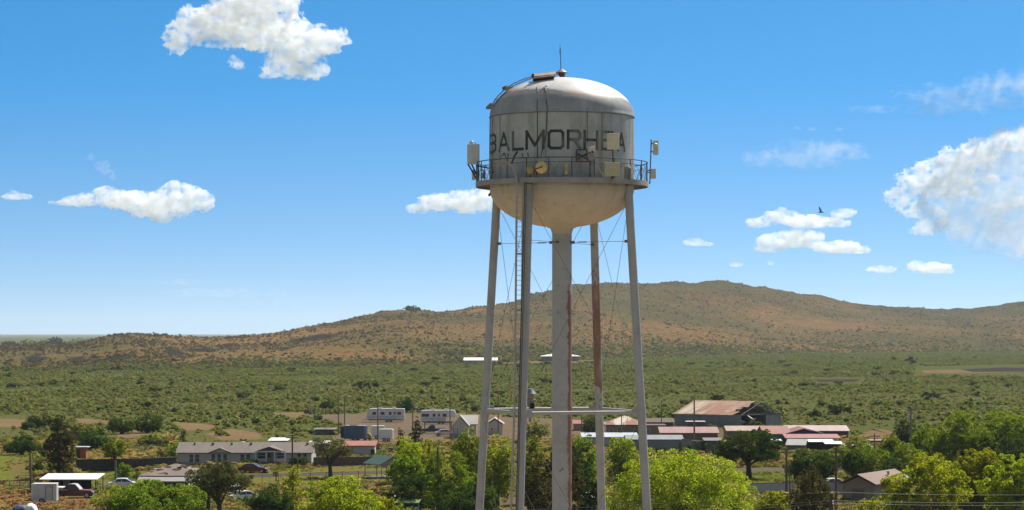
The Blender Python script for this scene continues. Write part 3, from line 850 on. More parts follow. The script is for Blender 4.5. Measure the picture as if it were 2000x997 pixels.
# the green scrub thins out as it climbs the foot of the hill
n = 45000
u = rng.uniform(0, nu - 1.001, n); t = np.abs(rng.normal(0, .13, n)); t = np.clip(t, 0, .6)
tj = np.interp(t, T, np.arange(NT)); i0 = u.astype(int); j0 = np.minimum(tj.astype(int), NT - 2); fu = u - i0; fv = tj - j0
hx, hd, hz = bil(HX), bil(HD), bil(HZ)
dn = fbm(hx / 120, hd / 260, 0, 4, 35)
keep = dn + rng.uniform(-.4, .4, n) > .0
hx, hd, hz = hx[keep], hd[keep], hz[keep]
s = np.clip(rng.lognormal(0, .4, len(hx)) * 1.7, .6, 5)
scatter('hill_scrub', 'green scrub climbing the lower slopes of the hill', np.stack([hx, hd, hz - .1], 1), np.stack([s, s, s * .6], 1), SRC + MSRC, 8)
# ------------------------------------------------------------------ water tower
TD = 155.0
TX = (1097.5 - 1000) / F * TD
def tw(px, py, dy=0.0):
    p = at(px, py, TD + dy)
    return Vector((p[0] - TX, dy, p[2]))
def tz(py): return EYE + (HOR - py) / F * TD
TM = TD / F      # metres per pixel at the tower's axis

def tank_material(name, base, base2, grime, rough, metal, streak_lo, streak_hi, zbias=None):
    m, nt, out = _new(name)
    v = coords(nt, (1, 1, .14)); f = noise(nt, v, 1.6, 6, .65)
    v2 = coords(nt); f2 = noise(nt, v2, .8, 6, .7); f3 = noise(nt, v2, 9, 4)
    c = ramp(nt, f2, [(.38, base), (.64, base2)])
    c = mix(nt, ramp(nt, f, [(streak_lo, 0.0), (streak_hi, .8)]), c, grime)
    c = mix(nt, ramp(nt, f3, [(.55, 0.0), (.8, .35)]), c, tuple(x * .5 for x in base))
    if zbias:      # a run of old stains under the roof edge, ragged
        sx = N(nt, 'ShaderNodeSeparateXYZ'); nt.links.new(v2, sx.inputs[0])
        z0, z1, colr, amt = zbias
        t = math_n(nt, 'DIVIDE', math_n(nt, 'SUBTRACT', sx.outputs['Z'], z0), z1 - z0)
        t = math_n(nt, 'ADD', t, math_n(nt, 'MULTIPLY', math_n(nt, 'SUBTRACT', f, .5), 1.1))
        c = mix(nt, ramp(nt, t, [(0.0, 0.0), (.25, amt), (.75, amt), (1.0, 0.0)]), c, colr)
    pbr(nt, out, c, rough, metal, .4, f3, .15, .02)
    return m
T_SIDE = tank_material('aged_silver_paint', (.41, .405, .385), (.325, .32, .3), (.19, .165, .13), .55, .05, .46, .72)
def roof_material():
    m, nt, out = _new('rusty_banded_roof_paint')
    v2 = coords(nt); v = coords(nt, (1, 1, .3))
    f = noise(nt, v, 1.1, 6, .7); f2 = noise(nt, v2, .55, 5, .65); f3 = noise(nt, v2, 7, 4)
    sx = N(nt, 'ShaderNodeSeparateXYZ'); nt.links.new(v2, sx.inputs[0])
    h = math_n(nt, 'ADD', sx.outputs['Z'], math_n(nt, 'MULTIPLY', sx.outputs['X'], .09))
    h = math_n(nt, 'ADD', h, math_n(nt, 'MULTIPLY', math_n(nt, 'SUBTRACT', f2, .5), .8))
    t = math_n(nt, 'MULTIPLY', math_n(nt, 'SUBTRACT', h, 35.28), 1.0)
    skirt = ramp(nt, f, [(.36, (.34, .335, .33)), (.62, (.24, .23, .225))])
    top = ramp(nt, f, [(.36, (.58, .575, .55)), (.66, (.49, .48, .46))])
    c = mix(nt, ramp(nt, t, [(.5, 0.0), (.6, 1.0)]), skirt, top)  # paler above a slanted ragged height, with a darker band just below
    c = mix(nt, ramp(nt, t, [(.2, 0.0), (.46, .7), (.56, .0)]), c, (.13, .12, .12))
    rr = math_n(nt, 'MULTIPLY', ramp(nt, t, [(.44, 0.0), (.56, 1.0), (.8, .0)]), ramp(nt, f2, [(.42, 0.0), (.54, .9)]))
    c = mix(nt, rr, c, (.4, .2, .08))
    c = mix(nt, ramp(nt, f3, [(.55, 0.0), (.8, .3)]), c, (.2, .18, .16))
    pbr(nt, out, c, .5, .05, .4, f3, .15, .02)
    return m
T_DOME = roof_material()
T_BOWL = tank_material('bowl_paint_with_bounce', (.5, .425, .33), (.44, .37, .285), (.28, .22, .15), .6, .05, .55, .8)  # warm light bounced off the ground is put into this bowl colour
T_LEG = tank_material('grey_leg_paint', (.37, .36, .345), (.31, .3, .285), (.2, .18, .155), .55, .05, .55, .8)
def rust_material(name, axis_lo, axis_hi, zlo, zhi, zbot=None):
    """grey paint peeled to red primer down one side, with a ragged border"""
    m, nt, out = _new(name)
    v2 = coords(nt); f2 = noise(nt, v2, 1.1, 6, .7)
    v = coords(nt, (1, 1, .2)); f = noise(nt, v, 3, 5)
    c = ramp(nt, f2, [(.38, (.39, .38, .36)), (.64, (.33, .315, .295))])
    sx = N(nt, 'ShaderNodeSeparateXYZ'); nt.links.new(v2, sx.inputs[0])
    t = math_n(nt, 'DIVIDE', math_n(nt, 'SUBTRACT', sx.outputs['X'], axis_lo), axis_hi - axis_lo)
    zz = math_n(nt, 'DIVIDE', math_n(nt, 'SUBTRACT', sx.outputs['Z'], zlo), zhi - zlo)
    s = math_n(nt, 'MINIMUM', t, zz)
    if zbot is not None: s = math_n(nt, 'MINIMUM', s, math_n(nt, 'DIVIDE', math_n(nt, 'SUBTRACT', sx.outputs['Z'], zbot), 2.5))
    s = math_n(nt, 'ADD', s, math_n(nt, 'MULTIPLY', math_n(nt, 'SUBTRACT', f2, .5), 2.4))
    rc = ramp(nt, f, [(.35, (.16, .055, .026)), (.65, (.25, .1, .045))])
    c = mix(nt, ramp(nt, s, [(.45, 0.0), (.7, .85)]) if zbot is None else math_n(nt, 'MULTIPLY', ramp(nt, s, [(.45, 0.0), (.7, .85)]), ramp(nt, noise(nt, v, 1.4, 5, .7), [(.36, .15), (.5, 1.0)])), c, rc)
    f3 = noise(nt, v2, 2.2, 2)
    c = mix(nt, ramp(nt, f3, [(.70, 0.0), (.74, .8)]), c, (.05, .045, .045))
    pbr(nt, out, c, .6, .05, .35)
    return m
T_RISER = rust_material('riser_paint_and_rust', .2, .5, 25.8, 22.5)
T_DLEG = rust_material('rusty_leg_paint', 1.0, 2.2, 26.5, 23.0, 15.6)
RUST = mat('rusty_steel', (.17, .07, .035), (.1, .05, .03), 2, .85)
DKM = mat('dark_steel', (.06, .058, .055), (.1, .09, .08), 3, .6, .3)
STEEL = mat('weathered_steel', (.3, .29, .27), (.2, .17, .14), 3, .55, .3)
WHITEP = mat('white_enclosure', (.62, .61, .57), (.52, .5, .46), 2, .5)
CREAM = mat('cream_plastic', (.62, .56, .4), (.55, .48, .33), 2, .5)
YEL = mat('yellowed_dish', (.68, .5, .22), (.6, .42, .17), 2, .5)
RODM = mat('tie_rod_steel', (.2, .18, .16), (.14, .11, .09), 3, .6, .1)
PAINTK = tank_material('worn_black_letter_paint', (.02, .02, .022), (.035, .034, .034), (.2, .19, .17),   .6, 0, .47, .62)

tower = thing('water_tower', 'tall silver water tower on four legs with black painted lettering', 'water tower', (TX, TD, 0))
RT = 140.9 * TM                   # tank radius
Z_SEAM = tz(228); Z_DT, Z_DB = tz(356), tz(366.5)
B_DOME = 75.5 * TM; B_BOWL = 76 * TM
RR = 19.2 * TM
b = MB(); b.lathe([(RT, Z_DB - .1), (RT, Z_SEAM - .06)], 96); b.build('tank_wall', T_SIDE, tower, True)
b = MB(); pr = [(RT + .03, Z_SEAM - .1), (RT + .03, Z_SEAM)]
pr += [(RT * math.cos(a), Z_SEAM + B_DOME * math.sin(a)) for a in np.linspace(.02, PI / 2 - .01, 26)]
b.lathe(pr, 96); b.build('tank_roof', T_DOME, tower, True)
b = MB(); pr = [(RT * math.cos(a), Z_DB - .09 - B_BOWL * math.sin(a)) for a in np.linspace(0, 1.36, 24)]
pr += [(RR * 1.15, pr[-1][1] - .12), (RR, pr[-1][1] - .45)]
b.lathe(pr, 96); b.build('tank_bowl', T_BOWL, tower, True)
b = MB(); b.lathe([(RR, pr[-1][1] + .01), (RR, 0.0)], 40)
b.lathe([(RR + .05, 16.3), (RR + .05, 16.0)], 40)
for zj in (6.0, 11.2, 19.6, 23.4): b.lathe([(RR + .004, zj - .05), (RR + .015, zj - .045), (RR + .015, zj + .045), (RR + .004, zj + .05)], 40)
b.build('riser_pipe', T_RISER, tower, True)
# plate seams standing a few mm proud of the tank wall
b = MB()
b.lathe([(RT + .012, Z_SEAM - .12), (RT + .045, Z_SEAM - .115), (RT + .045, Z_SEAM - .07), (RT + .012, Z_SEAM - .065)], 96)
for k in range(8):
    a = -PI / 2 + .55 + k * PI / 4
    for z0, z1 in ((Z_DT + .05, Z_SEAM - .12),):
        b.tube([((RT + .004) * math.cos(a), (RT + .004) * math.sin(a), z0), ((RT + .004) * math.cos(a), (RT + .004) * math.sin(a), z1)], .014, 5)
b.build('weld_seam', mat('seam_steel', (.2, .18, .16), (.12, .1, .085), 3, .7), tower, True)

# balcony
RDK = 168.5 * TM
b = MB(); b.lathe([(RT + .01, Z_DT - .02), (RDK, Z_DT - .02), (RDK, Z_DB), (RDK - .06, Z_DB), (RDK - .06, Z_DT - .09), (RT + .01, Z_DT - .09), (RT + .01, Z_DT - .02)], 96)
for k in range(32):
    a = 2 * PI * k / 32
    c, s = math.cos(a), math.sin(a)
    b.box(((RT + RDK) / 2 * c, (RT + RDK) / 2 * s, Z_DT - .15), (RDK - RT - .1, .06, .12), (0, 0, a))
b.build('balcony_deck', mat('balcony_steel', (.33, .31, .29), (.25, .22, .19), 2, .6, .1), tower)
rail = MB()
ring = lambda r, z, n=72: [(r * math.cos(2 * PI * k / n), r * math.sin(2 * PI * k / n), z) for k in range(n + 1)]
Z_RT = Z_DT + 37 * TM
rail.tube(ring(RDK - .05, Z_RT), .032, 6, False)
rail.tube(ring(RDK - .05, Z_RT - .28), .016, 5, False)
rail_o = rail.build('railing', DKM, tower, True)
lat = MB()
NP_ = 24
for k in range(NP_):
    a = 2 * PI * (k + .35) / NP_; a2 = 2 * PI * (k + 1.35) / NP_
    r = RDK - .05
    p = lambda aa, z: (r * math.cos(aa), r * math.sin(aa), z)
    post = MB(); post.tube([p(a, Z_DT - .03), p(a, Z_RT)], .034, 6); post.build('post', DKM, rail_o)
    am = (a + a2) / 2
    for q0, q1 in ((a, am), (am, a2)):
        lat.tube([p(q0, Z_DT), p(q1, Z_RT - .28)], .016, 4, False); lat.tube([p(q1, Z_DT), p(q0, Z_RT - .28)], .016, 4, False)
lat.build('lattice', STEEL, rail_o)

# lettering: block strokes bent round the tank
GLY = {
 'B': [[(0, 0), (0, 1)], [(0, 1), (.8, 1), (1, .86), (1, .64), (.8, .52), (0, .52)], [(.8, .52), (1, .38), (1, .14), (.8, 0), (0, 0)]],
 'A': [[(0, 0), (.5, 1), (1, 0)], [(.2, .32), (.8, .32)]],
 'L': [[(0, 1), (0, 0), (1, 0)]],
 'M': [[(0, 0), (0, 1), (.5, .18), (1, 1), (1, 0)]],
 'O': [[(0, .12), (0, .88), (.16, 1), (.84, 1), (1, .88), (1, .12), (.84, 0), (.16, 0), (0, .12), (0, .3)]],
 'R': [[(0, 0), (0, 1), (.8, 1), (1, .86), (1, .62), (.8, .5), (0, .5)], [(.45, .5), (1, 0)]],
 'H': [[(0, 0), (0, 1)], [(1, 0), (1, 1)], [(0, .5), (1, .5)]],
 'E': [[(1, 1), (0, 1), (0, 0), (1, 0)], [(0, .52), (.8, .52)]],
}
def pxang(x): return math.asin(max(-1, min(1, (x - 1097.5) / 140.9)))
WORD = [('B', 957.4, 968.5), ('A', 975.5, 994), ('L', 1002, 1020.5), ('M', 1028, 1059.5), ('O', 1070, 1096.5), ('R', 1106.5, 1129), ('H', 1138, 1162), ('E', 1171.5, 1192), ('A', 1203, 1216.5)]
ZT0, ZT1 = tw(1097, 289.5, -RT).z, tw(1097, 256, -RT).z
def wrap(b, line, th, a0, a1, z0, z1, rad):
    pts = [Vector(((a0 + (a1 - a0) * u) * rad, z0 + (z1 - z0) * v)) for u, v in line]
    for p, q in zip(pts[:-1], pts[1:]):
        dvec = (q - p); ln = dvec.length; dvec.normalize()
        nrm = Vector((-dvec.y, dvec.x)) * th / 2
        p2, q2 = p - dvec * th * .42, q + dvec * th * .42
        k = max(2, int(ln / .15) + 1)
        vs = []
        for i in range(k + 1):
            c = p2.lerp(q2, i / k)
            for s in (-1, 1):
                e = c + nrm * s; aa = e.x / rad
                for rr_ in (rad, rad - .012):
                    vs.append((rr_ * math.sin(aa), -rr_ * math.cos(aa), e.y))
        fs = []
        for i in range(k):
            o = i * 4
            fs += [(o, o + 2, o + 6, o + 4), (o + 1, o + 5, o + 7, o + 3), (o, o + 4, o + 5, o + 1), (o + 2, o + 3, o + 7, o + 6)]
        fs += [(0, 1, 3, 2), (k * 4, k * 4 + 2, k * 4 + 3, k * 4 + 1)]
        b.add(vs, fs)
b = MB(); lay = 0
for ch, xa, xb in WORD:
    for ln in GLY[ch]:
        lay += 1
        wrap(b, ln, .175, pxang(xa), pxang(xb), ZT0, ZT1, RT + .010 + .0012 * (lay % 4))
b.build('lettering', PAINTK, tower)
for ln in ([(981, 303), (985, 297), (988, 305)], [(991, 299), (994, 302), (991, 306)], [(1010, 297), (1004, 306), (1000, 318)], [(962, 321), (962, 331), (965, 332), (966, 323)], [(1019, 301), (1020, 306)], [(1030, 300), (1031, 306)]):
    uv = [((pxang(x)), tw(x, y, -RT * .8).z) for x, y in ln]
    b = MB(); wrap(b, uv, .07 if ln[0][0] != 1010 else .13, 0, 1, 0, 1, RT + .009)
    b.build('paint_mark', PAINTK, tower)

# legs
def legp(ax, ay, z):
    r = 4.60 + (30.04 - z) * (1.28 / 20.24)
    return Vector((ax * r, ay * r, z))
LEGS = {'A': (-.458, -.889), 'B': (.889, -.458), 'C': (-.889, .458), 'D': (.458, .889)}
for k, (ax, ay) in LEGS.items():
    b = MB(); b.tube([legp(ax, ay, -.2), legp(ax, ay, 10), legp(ax, ay, 20), legp(ax, ay, Z_DB - .05)], .262, 20)
    fo = legp(ax, ay, 0); b.box((fo.x, fo.y, .25), (1.1, 1.1, .6))
    for zj in (4.5, 10.2, 22.3, 28.0): b.tube([legp(ax, ay, zj - .05), legp(ax, ay, zj + .05)], .272, 20)
    sp = legp(ax, ay, 16.06); b.tube([legp(ax, ay, 15.7), legp(ax, ay, 16.5)], .285, 20)
    o = b.build('leg', T_DLEG if k == 'D' else T_LEG, tower, True)
    if k == 'D': o['label'] = 'leg with a rust red middle stretch'
order = ['A', 'B', 'D', 'C']
for i in range(4):
    p, q = legp(*LEGS[order[i]], 16.06), legp(*LEGS[order[(i + 1) % 4]], 16.06)
    dv = (q - p).normalized()
    b = MB(); b.tube([p + dv * .2, q - dv * .2], .115, 12)
    for e, sgn in ((p, 1), (q, -1)):
        b.box(e + dv * .42 * sgn, (.36, .16, .5), (0, 0, math.atan2(dv.y, dv.x)))
    b.build('strut', T_LEG, tower, True)
    # crossed tie rods in both panels
    pa, pb = LEGS[order[i]], LEGS[order[(i + 1) % 4]]
    for z0, z1 in ((29.3, 16.4), (15.7, .6)):
        for u, v2 in ((pa, pb), (pb, pa)):
            s0, s1 = legp(*u, z0), legp(*v2, z1)
            dd = (s1 - s0).normalized()
            b = MB(); b.tube([s0, s1], .0135, 5)
            tb = s0.lerp(s1, .8); b.tube([tb, tb + dd * .45], .034, 6)
            b.build('tie_rod', RODM, tower)
for k in LEGS:
    e = legp(*LEGS[k], tz(474)); s = Vector((LEGS[k][0] * RR, LEGS[k][1] * RR, e.z))
    dd = (e - s).normalized()
    b = MB(); b.tube([s, e], .014, 5); b.tube([s + dd * .5, s + dd * 1.1], .04, 6); b.tube([s, s + dd * .25], .09, 6); b.tube([e - dd * .45, e - dd * .2], .1, 6)
    b.build('spoke_rod', RODM, tower)

# ladder up the front left leg, with its arched hand rail
def lad(px, py, dy=-5.0): return tw(px, py, dy)
b = MB()
Lx = [(352, 1009.5, 1021), (560, 1007.5, 1019), (800, 1004.5, 1016), (997, 998, 1010), (1280, 993, 1005)]
dyz = lambda py: -4.75 - (py - 352) * .0021
for side in (1, 2):
    b.tube([lad(l[side], l[0], dyz(l[0])) for l in Lx], .075 if side == 1 else .05, 6)
yy = 358.0
while yy < 1278:
    xl = np.interp(yy, [l[0] for l in Lx], [l[1] for l in Lx]); xr = np.interp(yy, [l[0] for l in Lx], [l[2] for l in Lx])
    b.tube([lad(xl, yy, dyz(yy)), lad(xr, yy, dyz(yy))], .014, 4, False); yy += 9.5
for yy in (496, 606, 760, 900, 1100):
    xr = np.interp(yy, [l[0] for l in Lx], [l[1] for l in Lx])
    e = lad(xr, yy, dyz(yy)); b.tube([e, Vector((legp(*LEGS['A'], e.z).x, legp(*LEGS['A'], e.z).y, e.z))], .06, 5)
lo = b.build('ladder', mat('pale_ladder_steel', (.42, .39, .34), (.33, .3, .26), 3, .55, .05), tower)
b = MB()
arch = [(972, 322), (976, 318.5), (984, 317), (992, 318), (1000, 324), (1005, 334), (1008, 346), (1009.5, 360)]
b.tube([lad(x, y, -5.35 + i * .07) for i, (x, y) in enumerate(arch)], .055, 7)
b.tube([lad(x + 1, y + 4, -4.75) for i, (x, y) in enumerate(arch)], .035, 6)
b.build('arched_handrail', mat('handrail_steel', (.36, .33, .28), (.28, .25, .2), 3, .6), lo, True)
b = MB()
for o_, w_ in ((0, .035), (3.2, .025)):
    b.tube([tw(np.interp(y, [356, 997, 1280], [1025, 1008, 1001]) + o_, y, -4.95 - (y - 356) * .0021 * 1.0) for y in range(356, 1290, 60)], w_, 5)
b.build('cable_conduit', DKM, tower)

# roof furniture
def on_dome(px, py):        # the visible front point of the roof under a pixel
    lo_, hi_ = -RT, RT
    x = (px - 1097.5) * TM
    best = None
    for k in range(400):
        y = -RT + 2 * RT * k / 400
        p = tw(px, py, y)
        q = (p.x / RT) ** 2 + (p.y / RT) ** 2 + (max(0, p.z - Z_SEAM) / B_DOME) ** 2
        if q <= 1.0: return p
    return tw(px, py, 0)
b = MB()
c = tw(1097, 147.5); b.lathe([(.21, -.5), (.21, .2), (.0, .2)], 16, c=c); b.build('roof_vent', RUST, tower, True)
b = MB(); b.lathe([(.36, .15), (.38, .18), (.06, .4), (.0, .41)], 20, c=c); b.build('vent_cap', mat('vent_cap_metal', (.3, .25, .23), (.2, .13, .1), 3, .5, .2), tower, True)
b = MB(); p = tw(1095.5, 136); b.tube([p, tw(1094, 96)], [.035, .03], 6); b.tube([tw(1094, 96), tw(1093.6, 84)], [.02, .008], 5)
b.tube([tw(1092, 104), tw(1096.5, 104)], .03, 5); b.tube([tw(1092.6, 96.5), tw(1095.6, 96.5)], .03, 5); b.tube([tw(1094.2, 103), tw(1094, 98)], .05, 6)
b.build('whip_antenna', STEEL, tower)
hc = tw(1063, 154.5, -1.3)
b = MB(); b.prism([(hc.x - .72, hc.z - .12), (hc.x + .55, hc.z - .02), (hc.x + .72, hc.z + .2), (hc.x - .68, hc.z + .08)], 'y', -2.1, -1.3)
hatch = b.build('roof_hatch', RUST, tower)
b = MB(); b.box((hc.x + .02, -1.62, hc.z + .22), (1.42, 1.3, .05), (R(17), R(-6), 0)); b.build('lid', mat('hatch_lid', (.38, .33, .3), (.25, .15, .11), 2, .5, .1), hatch)
b = MB(); b.box((hc.x - .72, -1.9, hc.z + .12), (.16, .14, .26)); b.build('hinge', RUST, hatch)
b = MB()
rl = [(1090, 143.2), (1075, 143.2), (1057, 145), (1040, 149.5), (1020, 156), (1002, 164), (987, 174), (974, 186), (966, 196), (961, 207), (958, 222), (957, 245), (956.5, 290), (956.5, 350)]
for off, dyy in ((0, -1.75), (4.5, -1.25)):
    b.tube([tw(x + off * min(1, max(0, (1075 - x) / 60)) , y + (off * .5 if y < 200 else 0), dyy * min(1, max(.1, (1092 - x) / 110))) for x, y in rl], .034, 6)
for i in range(len(rl) - 1):
    for f_ in np.linspace(0, 1, 6)[:-1]:
        x = rl[i][0] + (rl[i + 1][0] - rl[i][0]) * f_; y = rl[i][1] + (rl[i + 1][1] - rl[i][1]) * f_
        b.tube([tw(x, y, -1.75 * min(1, max(.1, (1092 - x) / 110))), tw(x + 4.5 * min(1, max(0, (1075 - x) / 60)), y + (2.2 if y < 200 else 0), -1.25 * min(1, max(.1, (1092 - x) / 110)))], .012, 4, False)
for x, y, x2, y2 in ((999, 165.5, 1003.5, 173.5), (1045, 148, 1046, 158), (967, 195, 974, 194)):
    b.tube([tw(x, y, -.1), tw(x2, y2, -.1)], .035, 5)
b.build('roof_ladder', mat('ladder_steel', (.3, .26, .22), (.2, .15, .12), 3, .6), tower, True)
b = MB(); q = tw(957, 209); b.prism([(q.x - .25, q.z - .14), (q.x + .14, q.z - .14), (q.x + .14, q.z + .2), (q.x + .02, q.z + .22), (q.x - .25, q.z - .02)], 'y', -.25, .2); b.build('ladder_bracket', STEEL, tower)
b = MB(); q = tw(989, 173, -.4); b.lathe([(.0, -.12), (.24, -.1), (.28, .04), (.14, .16), (0, .18)], 10, c=q); b.box((q.x + .25, q.y, q.z - .05), (.3, .3, .22), (0, .5, .3)); b.build('cable_clamp', mat('old_rope', (.12, .1, .06), (.08, .07, .05), 4), tower)
def drape(pts, r):
    b = MB()
    out_ = []
    for px, py in pts:
        if py < 220: p = on_dome(px, py)
        else:
            a = pxang(px); p = Vector((RT * math.sin(a), -RT * math.cos(a), tz(py) ))
        n_ = Vector((p.x, p.y, max(0, (p.z - Z_SEAM)) * 3)).normalized()
        out_.append(p + n_ * .03)
    b.tube(out_, r, 5)
    b.build('cable', mat('black_cable', (.035, .034, .033), None, 5, .6), tower)
drape([(1049, 170), (1051, 180), (1050, 195), (1049, 212), (1048.5, 232), (1048.5, 270), (1048.5, 318)], .022)
drape([(1064, 172), (1067.5, 180), (1067, 200), (1067, 222), (1066.5, 250), (1065, 275), (1060, 295), (1055, 315)], .02)
drape([(1143, 224), (1143, 250), (1143, 290)], .012)
b = MB(); b.tube([tw(1092, 150, -1), tw(1082, 158, -1.9), on_dome(1068, 168) + Vector((0, -.03, .03)), on_dome(1060, 173) + Vector((0, -.03, .03))], .03, 5)
b.build('conduit', WHITEP, tower)

# antennas bolted to the balcony
def panel(name, px0, px1, py0, py1, dy, th, material, label=None, back=True):
    c = tw((px0 + px1) / 2, (py0 + py1) / 2, dy)
    w_, h_ = (px1 - px0) * TM, (py1 - py0) * TM
    b = MB(); b.box(c, (w_, th, h_))
    o = b.build(name, material, tower, bevel=.03)
    if label: o['label'] = label
    return o, c, w_, h_
def pipe(parent, pts, r=.035, name='bracket', material=None):
    for q in pts:
        b = MB(); b.tube(q, r, 6); o_ = b.build(name, material or DKM, parent)
    return o_
o, c, w_, h_ = panel('panel_antenna', 912.5, 936.5, 282, 321, -.4, .35, WHITEP, 'large white panel antenna on the left of the balcony')
pipe(o, [[tw(931, 300, .1), tw(931, 357, .1)], [tw(934.5, 300, .1), tw(934.5, 357, .1)], [tw(914, 321, -.4), tw(931, 350, .1)], [tw(921, 321, -.3), tw(933, 346, .1)], [tw(930, 324, .1), tw(960, 330, .6)]], .05)
b = MB(); q = tw(921, 281, -.3); b.lathe([(.14, 0), (.14, .12), (.08, .18), (0, .18)], 10, c=q); b.tube([tw(928.5, 283, -.3), tw(928.5, 278, -.3)], .03, 5); b.build('antenna_tip', WHITEP, o)
panel('equipment_box', 921.5, 928.5, 332, 352, .2, .25, WHITEP)
b = MB(); b.tube([tw(945, 349, 1.2), tw(945, 338, 1.2)], .12, 8); b.tube([tw(945, 338, 1.2), tw(942, 331, 1.2)], .05, 6); b.build('equipment_box', STEEL, tower)
b = MB(); b.tube([tw(1269, 360, .4), tw(1272, 273, .4)], .045, 6); mo = b.build('antenna_mast', mat('mast_rust', (.2, .13, .1), (.28, .25, .22), 3, .7), tower)
panel('panel_antenna', 1275.5, 1286, 275, 303, .2, .3, WHITEP, 'upper panel antenna on the right mast')
panel('panel_antenna', 1270.5, 1281, 330, 349.5, .2, .3, WHITEP, 'lower panel antenna on the right mast')
pipe(mo, [[tw(1271.5, 281, .3), tw(1278, 281, .3)], [tw(1271, 296, .3), tw(1278, 298, .3)], [tw(1265, 333, .3), tw(1276, 333, .3)], [tw(1262, 337, 0), tw(1271, 337, .4)]], .04)
b = MB(); q = tw(1280, 285, .02); b.lathe([(.0, -.12), (.16, -.1), (.17, .1), (.05, .2), (0, .2)], 12, c=q); b.build('radio_unit', CREAM, mo, True)
DYF = -5.0
o, c, w_, h_ = panel('panel_antenna', 1185.5, 1209.5, 261.5, 292, DYF + .35, .14, CREAM, 'square cream panel antenna in front of the lettering')
pipe(o, [[tw(1197, 275, DYF + .46), tw(1197, 350, DYF + .3)]], .04)
o, c, w_, h_ = panel('panel_antenna', 1181.5, 1210, 318, 344, DYF + .1, .14, mat('ochre_panel', (.46, .42, .26), (.4, .36, .22), 2, .55), 'ochre panel antenna on the balcony railing')
pipe(o, [[tw(1195, 330, DYF + .2), tw(1195, 351, DYF + .1)]], .04)
def dish(px, py, rad, dy, material, tiltz=0.0, name='dish_antenna'):
    c = tw(px, py, dy)
    pr = [(0, .16), (rad * .5, .12), (rad * .85, .04), (rad, -.03), (rad * 1.0, .03), (rad * .8, .1), (rad * .45, .18), (0, .22)]
    b = MB()
    bb = MB(); bb.lathe(pr, 28)
    rot = Euler((R(90), 0, tiltz)).to_matrix()
    b.add([rot @ Vector(p) + c for p in bb.v], bb.f)
    o = b.build(name, material, tower, True)
    return o, c
o, c = dish(1057.5, 327.5, 11.5 * TM, DYF - .25, YEL); o['label'] = 'larger yellowed dish antenna on the railing'
pipe(o, [[c + Vector((0, .1, 0)), c + Vector((-.3, .25, 0)), tw(1048, 350, DYF)], [c + Vector((-.36, -.05, -.1)), c + Vector((.06, -.32, .02))]], .04)
o, c = dish(1036.5, 331.5, 9.2 * TM, DYF + .05, mat('ochre_dish', (.36, .29, .12), (.3, .24, .1), 3), .5); o['label'] = 'smaller ochre dish antenna on the railing'
pipe(o, [[c + Vector((0, .12, 0)), c + Vector((0, .22, -.6))]], .04)
b = MB(); q = tw(1106.5, 331.5, DYF - .1); b.tube([q + Vector((0, 0, -.36)), q + Vector((0, 0, -.3)), q + Vector((0, 0, .3)), q + Vector((0, 0, .36))], [.06, .12, .12, .06], 12); b.build('yagi_cover', YEL, tower, True)
b = MB(); b.tube([tw(1152.5, 351, DYF), tw(1152.5, 290, DYF)], .045, 6); mo = b.build('antenna_mast', DKM, tower)
b = MB()
x0, z0 = tw(1125.5, 316, DYF + .3).x, tw(1125.5, 316, DYF + .3).z
for q0, q1 in (((1126, 293), (1146, 293)), ((1126, 293), (1126, 316)), ((1126, 316), (1150, 316)), ((1146, 293), (1148, 316)), ((1128, 300), (1146, 312)), ((1128, 312), (1146, 300)), ((1126, 304), (1150, 304))):
    b.tube([tw(*q0, DYF + .3), tw(*q1, DYF + .3)], .04, 5)
b.build('antenna_frame', DKM, mo)
b = MB(); b.box(tw(1155, 292, DYF), (.42, .3, .36), (0, 0, .3)); b.build('radio_unit', CREAM, mo, bevel=.03)
b = MB(); b.box(tw(1157.5, 297, DYF - .17), (.1, .05, .14)); b.build('red_lamp', mat('red_lens', (.35, .03, .02)), mo)
b = MB(); q = tw(1154.5, 311, DYF - .1); b.lathe([(0, -.1), (.14, -.09), (.21, .04), (.25, .3), (.22, .3), (.14, .05), (0, 0)], 16, c=q); b.build('feed_horn', mat('grey_blue_plastic', (.26, .25, .28), (.2, .2, .22), 3), mo, True)
b = MB(); b.box(tw(1228.5, 325, -3.9), (.13, .2, .3), (0, R(-38), 0)); o = b.build('small_antenna', mat('clean_white', (.8, .8, .8), (.75, .75, .75)), tower, bevel=.02)
pipe(o, [[tw(1229, 327, -3.9), tw(1228, 351, -3.9)]], .03)
b = MB(); b.box(tw(1226, 338, -3.4), (.42, .3, .75)); b.build('equipment_box', STEEL, tower, bevel=.02)
for px, wd in ((1092, 26), (1008, 20)):
    b = MB(); b.box(tw(px, 336, -4.72 if px > 1050 else -4.35), (wd * TM * .5, .1, .5)); b.build('equipment_box', T_LEG, tower)
b = MB(); q = tw(953, 381, .2); b.prism([(q.x, q.z), (q.x + .22, q.z + .25), (q.x + .2, q.z - .02), (q.x + .06, q.z - .12)], 'y', .0, .2); b.build('peeling_flap', RUST, tower)

